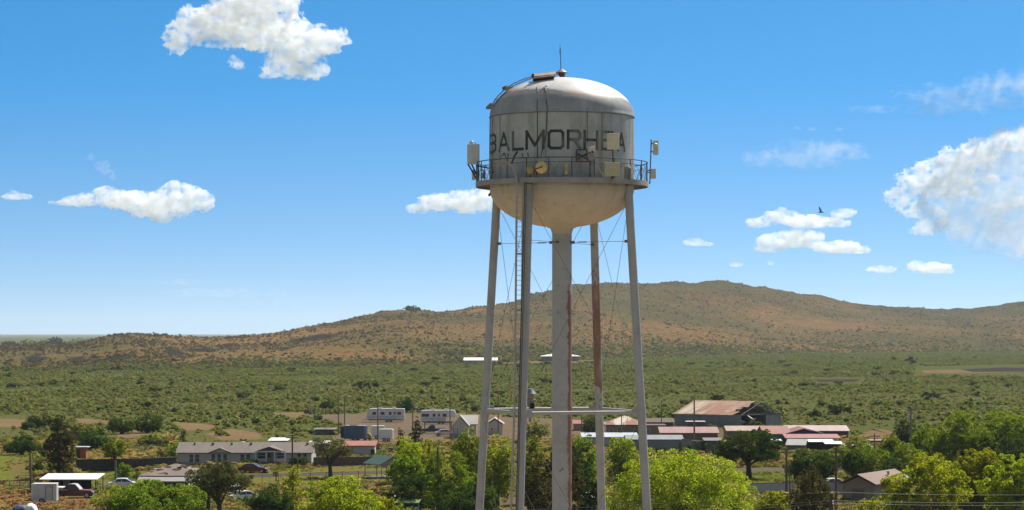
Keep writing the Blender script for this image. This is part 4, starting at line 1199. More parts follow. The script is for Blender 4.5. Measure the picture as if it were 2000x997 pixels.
# siren on the strut ring behind the front left leg
sq = tw(1035.5, 797, 2.0)
b = MB(); b.tube([sq + Vector((0, 0, -.9)), sq + Vector((0, 0, .25))], .09, 8); b.lathe([(.0, .1), (.2, .1), (.2, .42), (.42, .46), (.42, .52), (0, .52)], 20, c=sq)
si = b.build('siren', STEEL, tower, True)
b = MB(); b.lathe([(.2, .5), (.24, .52), (.24, .92), (.0, .92)], 20, c=sq); b.build('motor', mat('tan_motor', (.4, .27, .17), (.33, .22, .14)), si, True)
b = MB(); b.lathe([(.38, .86), (.4, .9), (.28, 1.04), (.16, 1.22), (.0, 1.26)], 24, c=sq); b.build('cap', mat('siren_cap', (.2, .22, .26), (.16, .17, .2), 2, .5), si, True)
b = MB(); b.box(sq + Vector((.14, -.2, .14)), (.28, .2, .34)); b.build('horn_mouth', mat('black_plastic', (.02, .02, .02)), si)
b = MB(); pp = [tw(1040, 804.5, -1.0), tw(1055, 806, -3.0), tw(1078, 806, -4.0)]; b.tube(pp, .04, 5); b.build('cable', DKM, tower)
# ------------------------------------------------------------------ buildings
GLASS = mat('dark_window_glass', (.035, .04, .045), (.05, .055, .06), 2, .15, 0, .6)
FRAME_W = mat('white_trim', (.68, .67, .63), (.6, .58, .54), 3, .6)
WOODK = mat('dark_wood', (.07, .052, .04), (.045, .035, .028), 4)
CONC = mat('concrete', (.34, .31, .27), (.27, .25, .22), 3)
def roofing(name, c1, c2, c3=None, ribs=4.0, rough=.7, metal=0.0, lo=.4, hi=.6):
    """sheet roofing: long streaks running down the slope and fine ribs"""
    if name in _mc: return _mc[name]
    m, nt, out = _new(name)
    v = coords(nt, (1, .12, .12)); f = noise(nt, v, .8, 6, .7)
    v2 = coords(nt); f2 = noise(nt, v2, .35, 4)
    c = ramp(nt, f, [(lo, c1), (hi, c2)])
    if c3: c = mix(nt, ramp(nt, f2, [(.5, 0.0), (.62, .85)]), c, c3)
    wv = N(nt, 'ShaderNodeTexWave'); wv.inputs['Scale'].default_value = ribs; wv.bands_direction = 'X'
    nt.links.new(v2, wv.inputs['Vector'])
    pbr(nt, out, c, rough, metal, .35, wv.outputs['Fac'], .4, .03)
    _mc[name] = m
    return m

def add_window(parent, x, y, z, w_, h_, face=-1, frame=None, glass=None, mull=True):
    """frame stands proud of the wall, the pane sits inside it. face -1: facing -y"""
    b = MB(); t = .07; f = face
    yo = y + f * .03
    for c, s in (((x - w_ / 2, yo, z), (t, .08, h_ + t)), ((x + w_ / 2, yo, z), (t, .08, h_ + t)), ((x, yo, z - h_ / 2), (w_ - t, .08, t)), ((x, yo, z + h_ / 2), (w_ - t, .08, t))):
        b.box(c, s)
    if mull: b.box((x, yo + f * .003, z), (w_ - t, .05, .045))
    o = b.build('window', frame or FRAME_W, parent)
    b = MB(); b.box((x, y + f * .006, z), (w_ - t, .03, h_ - t)); b.build('pane', glass or GLASS, o)
    return o

def house(name, label, cat, px0, px1, yb, ye, yr, depth, roof='gx', wallm=None, roofm=None, wins=(), doors=(), rz=0.0, over=.35, group=None, rise=None, back=0.0, th=.12):
    k = mpp(yb); W = (px1 - px0) * k - 2 * over * (roof != 'none'); H = (yb - ye) * k
    fx, fy = G((px0 + px1) / 2, yb)
    t = thing(name, label, cat, (fx, fy + depth / 2, 0), rz, group)
    hy = depth / 2; hx = W / 2
    if rise is None:
        rise = max(.25, (ye - yr) * k - (depth / 2 + over if roof in ('gx', 'hip') else depth) * (EYE - H) / (F * k) * (0 if roof == 'gy' else 1))
    t['kind'] = 'thing'
    b = MB()
    if roof == 'gx': b.prism([(-hy, -.3), (hy, -.3), (hy, H), (0, H + rise * hy / (hy + over)), (-hy, H)], 'x', -hx, hx)
    elif roof == 'gy': b.prism([(-hx, -.3), (hx, -.3), (hx, H), (0, H + rise * hx / (hx + over)), (-hx, H)], 'y', -hy, hy)
    elif roof == 'shed': b.prism([(-hy, -.3), (hy, -.3), (hy, H + rise * (2 * hy) / (2 * hy + 2 * over)), (-hy, H)], 'x', -hx, hx)
    else: b.box((0, 0, H / 2 - .15), (W, depth, H + .3))
    b.build('wall', wallm or CONC, t)
    X, Y = hx + over, hy + over
    drop = rise * over / max(.01, hy if roof == 'gx' else hx)
    b = MB()
    if roof == 'gx':
        z0, z1 = H - .0 + .01, H + rise + .01
        b.prism([(-Y, z0), (0, z1), (Y, z0), (Y, z0 + th), (0, z1 + th), (-Y, z0 + th)], 'x', -X, X)
    elif roof == 'gy':
        z0, z1 = H + .01, H + rise + .01
        b.prism([(-X, z0), (0, z1), (X, z0), (X, z0 + th), (0, z1 + th), (-X, z0 + th)], 'y', -Y, Y)
    elif roof == 'hip':
        rl = max(.2, X - Y) if X > Y else .2
        z0, z1 = H + .01, H + rise
        vs = [(-X, -Y, z0), (X, -Y, z0), (X, Y, z0), (-X, Y, z0), (-X, -Y, z0 + th), (X, -Y, z0 + th), (X, Y, z0 + th), (-X, Y, z0 + th), (-rl, 0, z1 + th), (rl, 0, z1 + th)]
        b.add(vs, [(0, 3, 2, 1), (0, 1, 5, 4), (1, 2, 6, 5), (2, 3, 7, 6), (3, 0, 4, 7), (4, 5, 9, 8), (6, 7, 8, 9), (5, 6, 9), (7, 4, 8)])
    elif roof == 'shed':
        b.prism([(-Y, H + .01), (Y, H + rise + .01), (Y, H + rise + th), (-Y, H + th)], 'x', -X, X)
    elif roof == 'flat':
        b.box((0, 0, H + th / 2 + .005), (2 * X, 2 * Y, th))
    ro = b.build('roof', roofm or CONC, t) if b.v else None
    cxp = (px0 + px1) / 2
    for (a, c, y0, y1) in wins:
        add_window(t, ((a + c) / 2 - cxp) * k, -hy, (yb - (y0 + y1) / 2) * k, (c - a) * k, (y1 - y0) * k)
    for dd in doors:
        a, c, y0 = dd[:3]
        b = MB(); h_ = (yb - y0) * k
        b.box((((a + c) / 2 - cxp) * k, -hy - .03, h_ / 2), ((c - a) * k, .07, h_)); do = b.build('door', dd[3] if len(dd) > 3 else WOODK, t)
        b = MB(); b.box((((a + c) / 2 - cxp) * k + (c - a) * k * .35, -hy - .09, h_ * .48), (.06, .06, .12)); b.build('handle', DKM, do)
    t['kind'] = 'thing'
    return t, dict(W=W, H=H, rise=rise, hy=hy, hx=hx, k=k, roof=ro, X=lambda p: (p - cxp) * k, Z=lambda p: (yb - p) * k)

SHINGLE = mat('grey_brown_shingles', (.2, .165, .14), (.16, .132, .112), .6, .9)
SIDING = mat('cream_siding', (.5, .47, .4), (.44, .41, .36), 1.5, .7)
BLUEPORCH = mat('blue_porch_paint', (.09, .15, .24), (.07, .11, .18), 2)
# long cream manufactured house
t, q = house('manufactured_house', 'long cream single-storey house with grey-brown shingle roof and small porch', 'house', 343, 612, 911, 886, 865, 9.0, 'gx', SIDING, SHINGLE,
    [(369.5, 378, 887.5, 903), (380.5, 390, 887.5, 903), (412.5, 421, 887, 903), (424, 432.5, 887, 903), (435.5, 444, 887, 903), (469, 478, 887, 902), (480.5, 489.5, 887, 902), (580.5, 588.5, 885, 901), (591.5, 600, 885, 901)], over=.3)
X, Z, hy = q['X'], q['Z'], q['hy']
b = MB(); b.box((0, -hy - .06, .35), (q['W'] - .1, .08, .7)); b.build('skirting', mat('skirting_panel', (.36, .34, .31), None, 2), t)
def dormer(x0, x1, zb, zt, yy, wm, rm):
    b = MB(); b.prism([(x0, zb), (x1, zb), ((x0 + x1) / 2, zt)], 'y', -hy - yy, -hy + 3.2); g_ = b.build('gable', wm, t)
    b = MB(); m_ = (x0 + x1) / 2; o_ = .3
    b.prism([(x0 - o_, zb - .05), (m_, zt + .04), (x1 + o_, zb - .05), (x1 + o_, zb + .06), (m_, zt + .16), (x0 - o_, zb + .06)], 'y', -hy - yy - .25, -hy + 3.3); b.build('gable_roof', rm, g_)
dormer(X(408), X(452), Z(886), Z(877), .25, SIDING, SHINGLE)
dormer(X(508), X(548), Z(880), Z(873.5), 1.6, mat('dark_gable', (.12, .1, .09)), SHINGLE)
b = MB()
for px in (501, 522, 538, 558): b.box((X(px), -hy - 1.55, (Z(880)) / 2 + .2), (.16, .16, Z(880) - .35))
b.box((X(529.5), -hy - 1.55, Z(881.5)), (X(558) - X(501) + .3, .18, .22))
for a, c in ((501, 522), (538, 558)):
    b.box((X((a + c) / 2), -hy - 1.55, Z(897)), (X(c) - X(a), .07, .09))
    for i in range(9): b.box((X(a + (c - a) * (i + .5) / 9), -hy - 1.55, Z(902)), (.05, .05, .8))
po = b.build('porch_frame', FRAME_W, t)
b = MB(); b.box((X(529.5), -hy - .85, .42), (X(558) - X(501), 1.6, .75)); b.box((X(530), -hy - 1.9, .3), (X(540) - X(520), .6, .5)); b.box((X(530), -hy - 2.35, .16), (X(542) - X(519), .5, .3)); b.build('porch_deck', mat('porch_boards', (.2, .15, .13), (.14, .11, .1), 3), t)
b = MB(); b.box((X(530), -hy - .04, Z(896)), (X(538) - X(524), .06, 2.1)); do = b.build('door', mat('cream_door', (.42, .36, .25)), t)
b = MB(); b.box((X(526.5), -hy - .09, Z(890)), (.5, .05, .7)); b.build('pane', GLASS, do)
for a, c in ((503, 519), (541, 556)): add_window(t, X((a + c) / 2), -hy, Z(890), X(c) - X(a), 1.0)
for px, sc, wm in ((375, .16, DKM), (411, .2, DKM), (448, .16, DKM), (467, .34, FRAME_W), (486, .2, DKM), (597, .2, DKM)):
    b = MB(); yv = -1.2 if px != 467 else 1.0; zz = q['H'] + q['rise'] * (1 - abs(yv) / (hy + .3))
    b.lathe([(sc * .8, -.05), (sc * .8, .3), (sc * 1.2, .3), (sc * .9, .46), (0, .5)], 10, c=(X(px), yv, zz)); b.build('roof_vent', wm, q['roof'], True)
b = MB(); b.tube([(X(393), .3, q['H'] + q['rise']), (X(393), .3, q['H'] + q['rise'] + .9)], .05, 6); b.build('flue', DKM, q['roof'])

# flat white roofs behind the long house
house('long_shed', 'low white metal roof shed behind the right end of the long house', 'shed', 600, 644, 893, 869, 865, 6, 'shed', mat('shed_tan', (.3, .24, .17)), roofing('white_sheet', (.72, .71, .67), (.66, .64, .58)), rise=.3)
house('flat_shed', 'flat pale roof shed behind the long house ridge', 'shed', 523, 562, 880, 862, 860, 6, 'shed', mat('shed_tan', (.3, .24, .17)), roofing('white_sheet', (.72, .71, .67), (.66, .64, .58)), rise=.25)
# grey stone house with a holed roof
STONE = mat('old_grey_stucco', (.34, .32, .28), (.27, .25, .21), 1.2)
OLDROOF = mat('crumbling_roof', (.25, .185, .155), (.18, .14, .115), .7, .95)
t, q = house('derelict_house', 'derelict grey house with a crumbling holed brown roof', 'house', 271, 398, 956, 931, 907, 9, 'hip', STONE, OLDROOF,
    [(298, 304, 946, 957), (332, 339, 947, 956)], over=.5)
b = MB(); b.box((0, -q['hy'] - 1.3, q['H'] - .25), (q['W'] + .8, 2.9, .16), (R(12), 0, 0)); b.build('porch_roof', mat('grey_tin', (.3, .29, .27), (.24, .22, .2), 1.2, .7), t)
b = MB(); b.box((.4, -q['hy'] - .15, q['H'] + .12), (q['W'] - .6, .8, .14), (R(12), 0, 0)); b.build('tar_strip', mat('black_tar', (.03, .03, .033)), t)
rs = random.Random(4)
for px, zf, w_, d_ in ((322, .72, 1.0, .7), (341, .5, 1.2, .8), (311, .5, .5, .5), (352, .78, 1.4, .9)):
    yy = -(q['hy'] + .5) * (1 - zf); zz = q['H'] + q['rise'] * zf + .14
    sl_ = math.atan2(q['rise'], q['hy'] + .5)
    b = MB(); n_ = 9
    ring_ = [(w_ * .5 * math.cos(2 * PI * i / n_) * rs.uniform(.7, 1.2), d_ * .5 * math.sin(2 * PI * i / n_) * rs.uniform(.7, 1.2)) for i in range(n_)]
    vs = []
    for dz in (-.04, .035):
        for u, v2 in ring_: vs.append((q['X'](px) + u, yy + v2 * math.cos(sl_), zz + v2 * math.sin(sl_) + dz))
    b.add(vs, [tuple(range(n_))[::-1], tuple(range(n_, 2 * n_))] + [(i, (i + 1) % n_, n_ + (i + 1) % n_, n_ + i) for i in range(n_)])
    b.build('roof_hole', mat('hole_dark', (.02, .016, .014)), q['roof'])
for i in range(14):
    b = MB()
    px = rs.uniform(292, 375); zf = rs.uniform(.15, .85); yy = -(q['hy'] + .5) * (1 - zf); zz = q['H'] + q['rise'] * zf + .2
    b.box((q['X'](px), yy, zz), (rs.uniform(.3, 1.1), rs.uniform(.2, .5), .05), (sl_ + rs.uniform(-.1, .1), rs.uniform(-.15, .15), rs.uniform(0, 3)))
    b.build('loose_shingle', mat('loose_shingle', (.3, .24, .2), (.22, .17, .14), 2), q['roof'])

# carport
WHITE_ROOF = roofing('bright_white_sheet', (.8, .8, .76), (.76, .75, .7), None, 3)
t, q = house('carport', 'open carport with bright white sloping metal roof on posts', 'carport', 77, 190, 968, 937.5, 929, 6.0, 'none', WOODK, WHITE_ROOF)
bpy.data.objects.remove([c for c in t.children if c.name.startswith('wall')][0])
k = q['k']; W = 113 * k; H = q['H']
b = MB(); b.prism([(-3.2, H), (3.0, H + .4), (3.0, H + .48), (-3.2, H + .09)], 'x', -W / 2, W / 2); b.build('roof', WHITE_ROOF, t)
for sx in (-.47, -.15, .2, .47):
    for sy in (-2.9, 2.7):
        b = MB(); b.box((sx * W, sy, H / 2 + (.18 if sy > 0 else 0)), (.11, .11, H + (.36 if sy > 0 else 0))); b.build('post', WOODK, t)
b = MB(); b.box((-.08 * W, 2.2, H * .45), (W * .72, .1, H * .9)); b.build('back_panel', mat('dark_panel', (.03, .028, .03), (.045, .04, .04)), t)
b = MB(); b.box((-.055 * W, -2.0, H * .72), (W * .12, .06, H * .45)); b.build('hanging_sheet', mat('grey_sheet', (.22, .2, .18)), t)
b = MB()
for z in (.5, .9): b.box((.4 * W, -2.9, z), (W * .18, .06, .1))
b.build('side_rail', WOODK, t)

# white enclosed trailer, drawn flat roof, orange barrel cart
def wheel(parent, x, y, z, r, w_=.22, tyre=None):
    b = MB(); pr = [(r * .62, -w_ / 2), (r * .95, -w_ / 2), (r, -w_ * .3), (r, w_ * .3), (r * .95, w_ / 2), (r * .62, w_ / 2), (r * .55, 0), (r * .62, -w_ / 2)]
    bb = MB(); bb.lathe(pr, 18); b.add([(p[0] + x, p[2] + y, p[1] + z) for p in bb.v], bb.f)
    o = b.build('wheel', mat('tyre_rubber', (.03, .03, .03), (.045, .042, .04), 4), parent, True)
    b = MB(); bb = MB(); bb.lathe([(0, -w_ * .42), (r * .6, -w_ * .4), (r * .62, w_ * .4), (0, w_ * .42)], 14); b.add([(p[0] + x, p[2] + y, p[1] + z) for p in bb.v], bb.f)
    b.build('rim', mat('wheel_rim', (.4, .4, .4), (.3, .3, .3), 4, .4, .5), o, True)
    return o
def cargo_trailer(name, label, cat, cx, yb, L, Hh, D_, body, rz=0.0, vee=.7, wh=2, door=True, group=None, nose=1, dark_top=None):
    x, y = G(cx, yb)
    t = thing(name, label, cat, (x, y + D_ / 2, 0), rz, group)
    z0, z1 = .45, .45 + Hh
    b = MB(); b.prism([(-L / 2, -D_ / 2), (L / 2, -D_ / 2), (L / 2 + vee, -D_ * .18), (L / 2 + vee, D_ * .18), (L / 2, D_ / 2), (-L / 2, D_ / 2)] if nose > 0 else [(-L / 2, -D_ / 2), (L / 2, -D_ / 2), (L / 2, D_ / 2), (-L / 2, D_ / 2), (-L / 2 - vee, D_ * .18), (-L / 2 - vee, -D_ * .18)], 'z', z0, z1)
    b.build('body', body, t, bevel=.06)
    b = MB(); b.box((0, 0, z1 + .02), (L + .02, D_ + .06, .07)); b.box((0, 0, z0), (L + .02, D_ + .06, .1)); b.build('trim', FRAME_W if dark_top is None else dark_top, t)
    if door:
        b = MB(); b.box((L * .18, -D_ / 2 - .02, z0 + Hh * .46), (.85, .05, Hh * .84)); do = b.build('door', mat('pale_trailer_door', (.5, .5, .5), None, 2), t)
        b = MB()
        for s in (-.43, .43): b.box((L * .18 + s, -D_ / 2 - .03, z0 + Hh * .46), (.05, .06, Hh * .84))
        b.box((L * .18, -D_ / 2 - .03, z0 + Hh * .88), (.9, .06, .05)); b.build('frame', DKM, do)
    for i in range(wh):
        for s in (-1, 1): wheel(t, -L * .12 + i * .8, s * (D_ / 2 - .02), .36, .36)
    b = MB(); s = 1 if nose > 0 else -1
    e = s * (L / 2 + vee); b.tube([(e * .85, -D_ * .25, .4), (e + s * .9, 0, .42)], .05, 6); b.tube([(e * .85, D_ * .25, .4), (e + s * .9, 0, .42)], .05, 6); b.tube([(e + s * .8, 0, .1), (e + s * .8, 0, .9)], .04, 6); b.build('hitch', DKM, t)
    return t
cargo_trailer('cargo_trailer', 'white enclosed cargo trailer parked in dry grass beside the pickup', 'trailer', 86, 985, 2.9, 2.0, 2.0, mat('trailer_white', (.55, .55, .56), (.48, .48, .48), 2, .5), R(4), .25, 1, True, None, -1)
t, q = house('flat_canopy', 'thin white flat canopy between the cargo trailer and carport', 'canopy', 70, 121, 976, 953, 951.5, 2.2, 'none', WOODK)
bpy.data.objects.remove([c for c in t.children if c.name.startswith('wall')][0])
k = q['k']; b = MB(); b.box((0, 0, q['H']), (51 * k, 2.4, .12)); b.build('roof', WHITE_ROOF, t)
for sx in (-1, 1):
    for sy in (-1, 1): b = MB(); b.box((sx * 24 * k, sy * 1.0, q['H'] / 2), (.08, .08, q['H'])); b.build('post', WOODK, t)
x, y = G(58, 966); t = thing('tool_crate', 'small orange crate left of the white cargo trailer', 'crate', (x, y, 0))
b = MB(); b.box((0, 0, .35), (.95, .7, .6)); b.build('box', mat('orange_paint', (.42, .12, .06), (.34, .1, .05)), t, bevel=.03)
b = MB(); b.box((0, 0, .69), (1.02, .76, .07)); b.build('lid', mat('orange_paint', (.42, .12, .06)), t)
# tarpaulin at the bottom left corner
x, y = G(48, 1003); t = thing('tarpaulin_heap', 'heap under blue and white tarpaulins at the lower left corner', 'tarpaulin', (x, y, 0))
def heap(cx, w_, d_, h_, seed):
    n_, m_ = 16, 12; V = []
    for i in range(n_ + 1):
        for j in range(m_ + 1):
            u, v2 = i / n_ * 2 - 1, j / m_ * 2 - 1
            e = max(0, 1 - abs(u) ** 3) * max(0, 1 - abs(v2) ** 3)
            V.append((cx + u * w_ / 2, v2 * d_ / 2, h_ * e ** .6 * (1 + .22 * float(vnoise(u * 3 + seed, v2 * 3, .5, seed)))))
    return V, [(i * (m_ + 1) + j, (i + 1) * (m_ + 1) + j, (i + 1) * (m_ + 1) + j + 1, i * (m_ + 1) + j + 1) for i in range(n_) for j in range(m_)]
b = MB(); b.add(*heap(-.45, 2.1, 1.9, .9, 3)); b.build('blue_tarpaulin', mat('blue_tarp', (.05, .08, .2), (.07, .1, .22), 2, .5), t, True)
b = MB(); b.add(*heap(.75, 1.5, 2.0, 1.12, 5)); b.build('white_tarpaulin', mat('white_tarp', (.72, .72, .72), (.62, .62, .62), 2, .5), t, True)

# ------------------------------------------------------------------ vehicles
def vehicle(name, label, cat, cx, yb, rz, paint, body, cabin, width, wheels, wr, glass_side, extras=None, group=None, cab_w=.86):
    """body, cabin: side outlines in (x, z); nose points +x"""
    x, y = G(cx, yb)
    t = thing(name, label, cat, (x, y + width / 2, 0), rz, group)
    b = MB(); b.prism(body, 'y', -width / 2, width / 2); bo = b.build('body', paint, t, bevel=.06)
    n_ = len(cabin); zlo = min(p[1] for p in cabin); zhi = max(p[1] for p in cabin)
    b = MB(); vs = []
    for s in (-1, 1):
        for p in cabin: vs.append((p[0], s * width / 2 * (.97 - (.97 - cab_w) * (p[1] - zlo) / (zhi - zlo)), p[1]))
    b.add(vs, [tuple(range(n_))[::-1], tuple(range(n_, 2 * n_))] + [(i, (i + 1) % n_, n_ + (i + 1) % n_, n_ + i) for i in range(n_)])
    co = b.build('cabin', paint, t, bevel=.05)
    for gs in glass_side:
        for s in (-1, 1):
            b = MB(); vs = []
            for off in (.0, .02):
                for p in gs: vs.append((p[0], s * (width / 2 * (.97 - (.97 - cab_w) * (p[1] - zlo) / (zhi - zlo)) + off), p[1]))
            m_ = len(gs)
            b.add(vs, [tuple(range(m_))[::-1], tuple(range(m_, 2 * m_))] + [(i, (i + 1) % m_, m_ + (i + 1) % m_, m_ + i) for i in range(m_)])
            b.build('side_window', GLASS, co)
    # windscreen and rear window follow the sloping cabin ends
    for (p0, p1), nm_ in (((cabin[0], cabin[1]), 'rear_window'), ((cabin[-1], cabin[-2]), 'windscreen')):
        sgn = -1 if nm_ == 'rear_window' else 1
        a_ = Vector((p0[0], p0[1])).lerp(Vector(p1), .16); c_ = Vector((p0[0], p0[1])).lerp(Vector(p1), .9)
        vs = []
        for off in (0, .025):
            for p, sh in ((a_, .88), (c_, .80)):
                for s in (-1, 1): vs.append((p.x + sgn * off, s * width / 2 * sh, p.y + off * .3))
        b = MB(); b.add(vs, [(0, 1, 3, 2), (4, 6, 7, 5), (0, 4, 5, 1), (2, 3, 7, 6), (0, 2, 6, 4), (1, 5, 7, 3)]); b.build(nm_, GLASS, co)
    for wx in wheels:
        for s in (-1, 1): wheel(t, wx, s * (width / 2 - .1), wr, wr)
    xf = max(p[0] for p in body); xr = min(p[0] for p in body)
    for s in (-1, 1):
        b = MB(); b.box((xf - .01, s * width * .36, .78), (.08, .3, .16)); b.build('headlight', mat('lamp_glass', (.7, .7, .68), None, 2, .2), t)
        b = MB(); b.box((xr + .01, s * width * .4, .85), (.07, .2, .22)); b.build('tail_light', mat('red_lamp_glass', (.3, .02, .02), None, 2, .2), t)
    b = MB(); b.box((xf + .03, 0, .46), (.14, width * .96, .2)); b.box((xr - .03, 0, .48), (.14, width * .96, .2)); b.build('bumper', mat('chrome_bumper', (.5, .5, .5), (.35, .35, .35), 3, .3, .7), t)
    return t, bo
def pickup(name, label, cx, yb, rz, paint, k=1.0):
    body = [(-2.75, .5), (-2.75, 1.02), (-.45, 1.05), (.95, 1.06), (2.45, .98), (2.7, .85), (2.7, .42), (2.35, .38), (2.2, .72), (1.55, .72), (1.4, .36), (-1.2, .36), (-1.35, .72), (-2.05, .72), (-2.2, .42)]
    cabin = [(-.62, 1.03), (-.5, 1.72), (-.1, 1.78), (.35, 1.74), (1.05, 1.05)]
    t, bo = vehicle(name, label, 'pickup truck', cx, yb, rz, paint, body, cabin, 1.85, (1.88, -1.7), .39, [[(-.42, 1.12), (-.36, 1.6), (.28, 1.62), (.8, 1.12)]])
    b = MB(); b.box((-1.65, 0, 1.035), (1.95, 1.5, .03)); b.build('truck_bed', mat('dark_bed', (.02, .02, .02)), t)
    return t
RED_DK = mat('dark_red_paint', (.10, .02, .018), (.075, .016, .014), 1, .3, .1, .5)
t = pickup('pickup_truck', 'dark red pickup truck with pale cab top parked by the carport', 141, 974, R(-3), RED_DK)
b = MB(); b.prism([(-.5, 1.73), (-.1, 1.795), (.36, 1.755), (.98, 1.12), (1.04, 1.14), (.4, 1.8), (-.1, 1.84), (-.52, 1.78)], 'y', -.8, .8); b.build('cab_top', mat('pale_roof_paint', (.6, .58, .55), None, 2, .35), t, bevel=.01)
b = MB(); b.prism([(.98, 1.062), (2.42, .99), (2.44, 1.02), (.98, 1.09)], 'y', -.75, .75); b.build('bonnet', mat('faded_red_bonnet', (.3, .13, .11), (.25, .1, .09), 2, .35), t)
def sedan(name, label, cx, yb, rz, paint):
    body = [(-2.25, .48), (-2.28, .86), (-1.6, .98), (.8, .96), (1.95, .82), (2.25, .66), (2.25, .36), (1.85, .32), (1.72, .64), (1.1, .64), (.98, .28), (-1.05, .28), (-1.18, .64), (-1.8, .64), (-1.92, .34)]
    cabin = [(-1.75, .95), (-1.05, 1.4), (-.35, 1.46), (.25, 1.42), (1.15, .93)]
    return vehicle(name, label, 'car', cx, yb, rz, paint, body, cabin, 1.78, (1.41, -1.49), .33, [[(-1.3, 1.0), (-.98, 1.33), (-.4, 1.38), (-.4, 1.0)], [(-.32, 1.0), (-.32, 1.38), (.2, 1.34), (.82, 1.0)]])[0]
sedan('sedan_car', 'dark maroon car parked in front of the long cream house', 494, 925, R(-6), mat('maroon_paint', (.13, .02, .025), (.1, .018, .02), 1, .25, .1, .5))
pickup('pickup_truck', 'black pickup truck parked below the right white travel trailer', 844, 847, R(182), mat('black_paint', (.025, .027, .03), None, 1, .3, 0, .5))
sedan('sedan_car', 'white car partly hidden behind the dark round tree near the bottom', 478, 982, R(35), mat('white_car_paint', (.78, .78, .78), (.72, .72, .72), 1, .3, 0, .5))
sedan('sedan_car', 'white car behind the thick black pole, lower right', 1634, 956, R(8), mat('white_car_paint', (.78, .78, .78)))
sedan('sedan_car', 'white car in the lane between derelict house and utility pole', 242, 956, R(4), mat('white_car_paint', (.78, .78, .78)))
sedan('sedan_car', 'pale pink white car parked beside the pale steep-roofed house', 870, 853, R(10), mat('pale_car_paint', (.55, .45, .45), (.5, .42, .42), 1, .35))

def travel_trailer(name, label, cx, yb, L, rz, group='travel trailers in the dirt yard', fifth=False):
    x, y = G(cx, yb)
    D_ = 2.5; Hh = 2.55
    t = thing(name, label, 'travel trailer', (x, y + D_ / 2, 0), rz, group)
    RVW = mat('trailer_shell', (.6, .59, .57), (.52, .51, .49), 1.2, .5)
    z0 = .62; hl = L / 2
    if not fifth:
        prof = [(-hl, z0 + .25), (-hl + .12, z0), (hl, z0), (hl, z0 + Hh - .12), (hl - .15, z0 + Hh), (-hl + .7, z0 + Hh - .02), (-hl + .25, z0 + Hh - .35), (-hl - .04, z0 + 1.0)]
    else:
        prof = [(-hl, z0), (hl - 2.3, z0), (hl - 2.2, z0 + 1.0), (hl, z0 + 1.0), (hl + .05, z0 + Hh * .75), (hl - .35, z0 + Hh + .05), (-hl + .15, z0 + Hh), (-hl, z0 + Hh - .15)]
    b = MB(); b.prism(prof, 'y', -D_ / 2, D_ / 2); b.build('body', RVW, t, bevel=.06)
    b = MB()
    for (xa, xb, zz) in ((-hl + .05, hl - (.05 if not fifth else 2.4), z0 + .62), ): b.box(((xa + xb) / 2, -D_ / 2 - .008, zz), (xb - xa, .02, .12))
    b.build('stripe', mat('stripe_grey', (.3, .28, .3), (.25, .2, .22)), t)
    b = MB(); b.box((0, 0, z0 - .12), (L * .92, D_ * .8, .2)); b.tube([(-hl, -.7, .5), (-hl - 1.1, 0, .5)], .06, 6); b.tube([(-hl, .7, .5), (-hl - 1.1, 0, .5)], .06, 6); b.build('chassis', DKM, t)
    wx = [-L * .3, -L * .08, L * .12, L * .36] if not fifth else [-L * .42, -L * .32, -L * .12, L * .18]
    for i, w_ in enumerate((.75, .8, .55, .8)):
        add_window(t, wx[i], -D_ / 2, z0 + 1.45, w_, .6, -1, DKM, None, False)
    dx = L * .02 if fifth else L * .24
    b = MB(); b.box((dx, -D_ / 2 - .02, z0 + 1.0), (.7, .05, 1.85)); do = b.build('door', mat('trailer_door', (.5, .49, .47)), t)
    b = MB(); b.box((dx, -D_ / 2 - .05, z0 + 1.5), (.4, .03, .5)); b.build('pane', GLASS, do)
    for px in (-L * .15, L * .22): b = MB(); b.box((px, 0, z0 + Hh + .14), (.9, .7, .28)); b.build('roof_unit', RVW, t, bevel=.05)
    b = MB(); b.tube([(-L * .42, -D_ / 2 - .06, z0 + Hh - .12), (L * .4 - (2 if fifth else 0), -D_ / 2 - .06, z0 + Hh - .12)], .07, 8); b.build('awning', mat('awning_roll', (.35, .33, .32)), t)
    for w_ in (-.45, .45):
        for s in (-1, 1): wheel(t, L * .08 + w_, s * (D_ / 2 - .05), .36, .36)
    for sx in (-.4, .38): b = MB(); b.tube([(L * sx, -D_ * .35, 0), (L * sx, -D_ * .35, .5)], .04, 6); b.build('jack', DKM, t)
    return t
travel_trailer('travel_trailer', 'white travel trailer standing alone at the back of the dirt yard', 753, 825, 8.9, R(1))
travel_trailer('travel_trailer', 'white fifth-wheel travel trailer above the black pickup', 856, 829, 8.0, 0, fifth=True)
# dark rack behind trailer: steel frame carport near the pickup
t, q = house('steel_frame', 'dark open steel frame over the black pickup truck', 'frame', 828, 882, 846, 826, 825, 3.0, 'none')
bpy.data.objects.remove([c for c in t.children if c.name.startswith('wall')][0])
k = q['k']
for sx in (-1, 1):
    for sy in (-1, 1): b = MB(); b.box((sx * 26 * k, sy * 1.4, q['H'] / 2), (.1, .1, q['H'])); b.build('post', DKM, t)
b = MB()
for sy in (-1, 1): b.box((0, sy * 1.4, q['H']), (54 * k, .1, .12))
for sx in (-1, -.5, 0, .5, 1): b.box((sx * 26 * k, 0, q['H'] + .003), (.09, 2.9, .09))
b.build('top_rail', DKM, t)

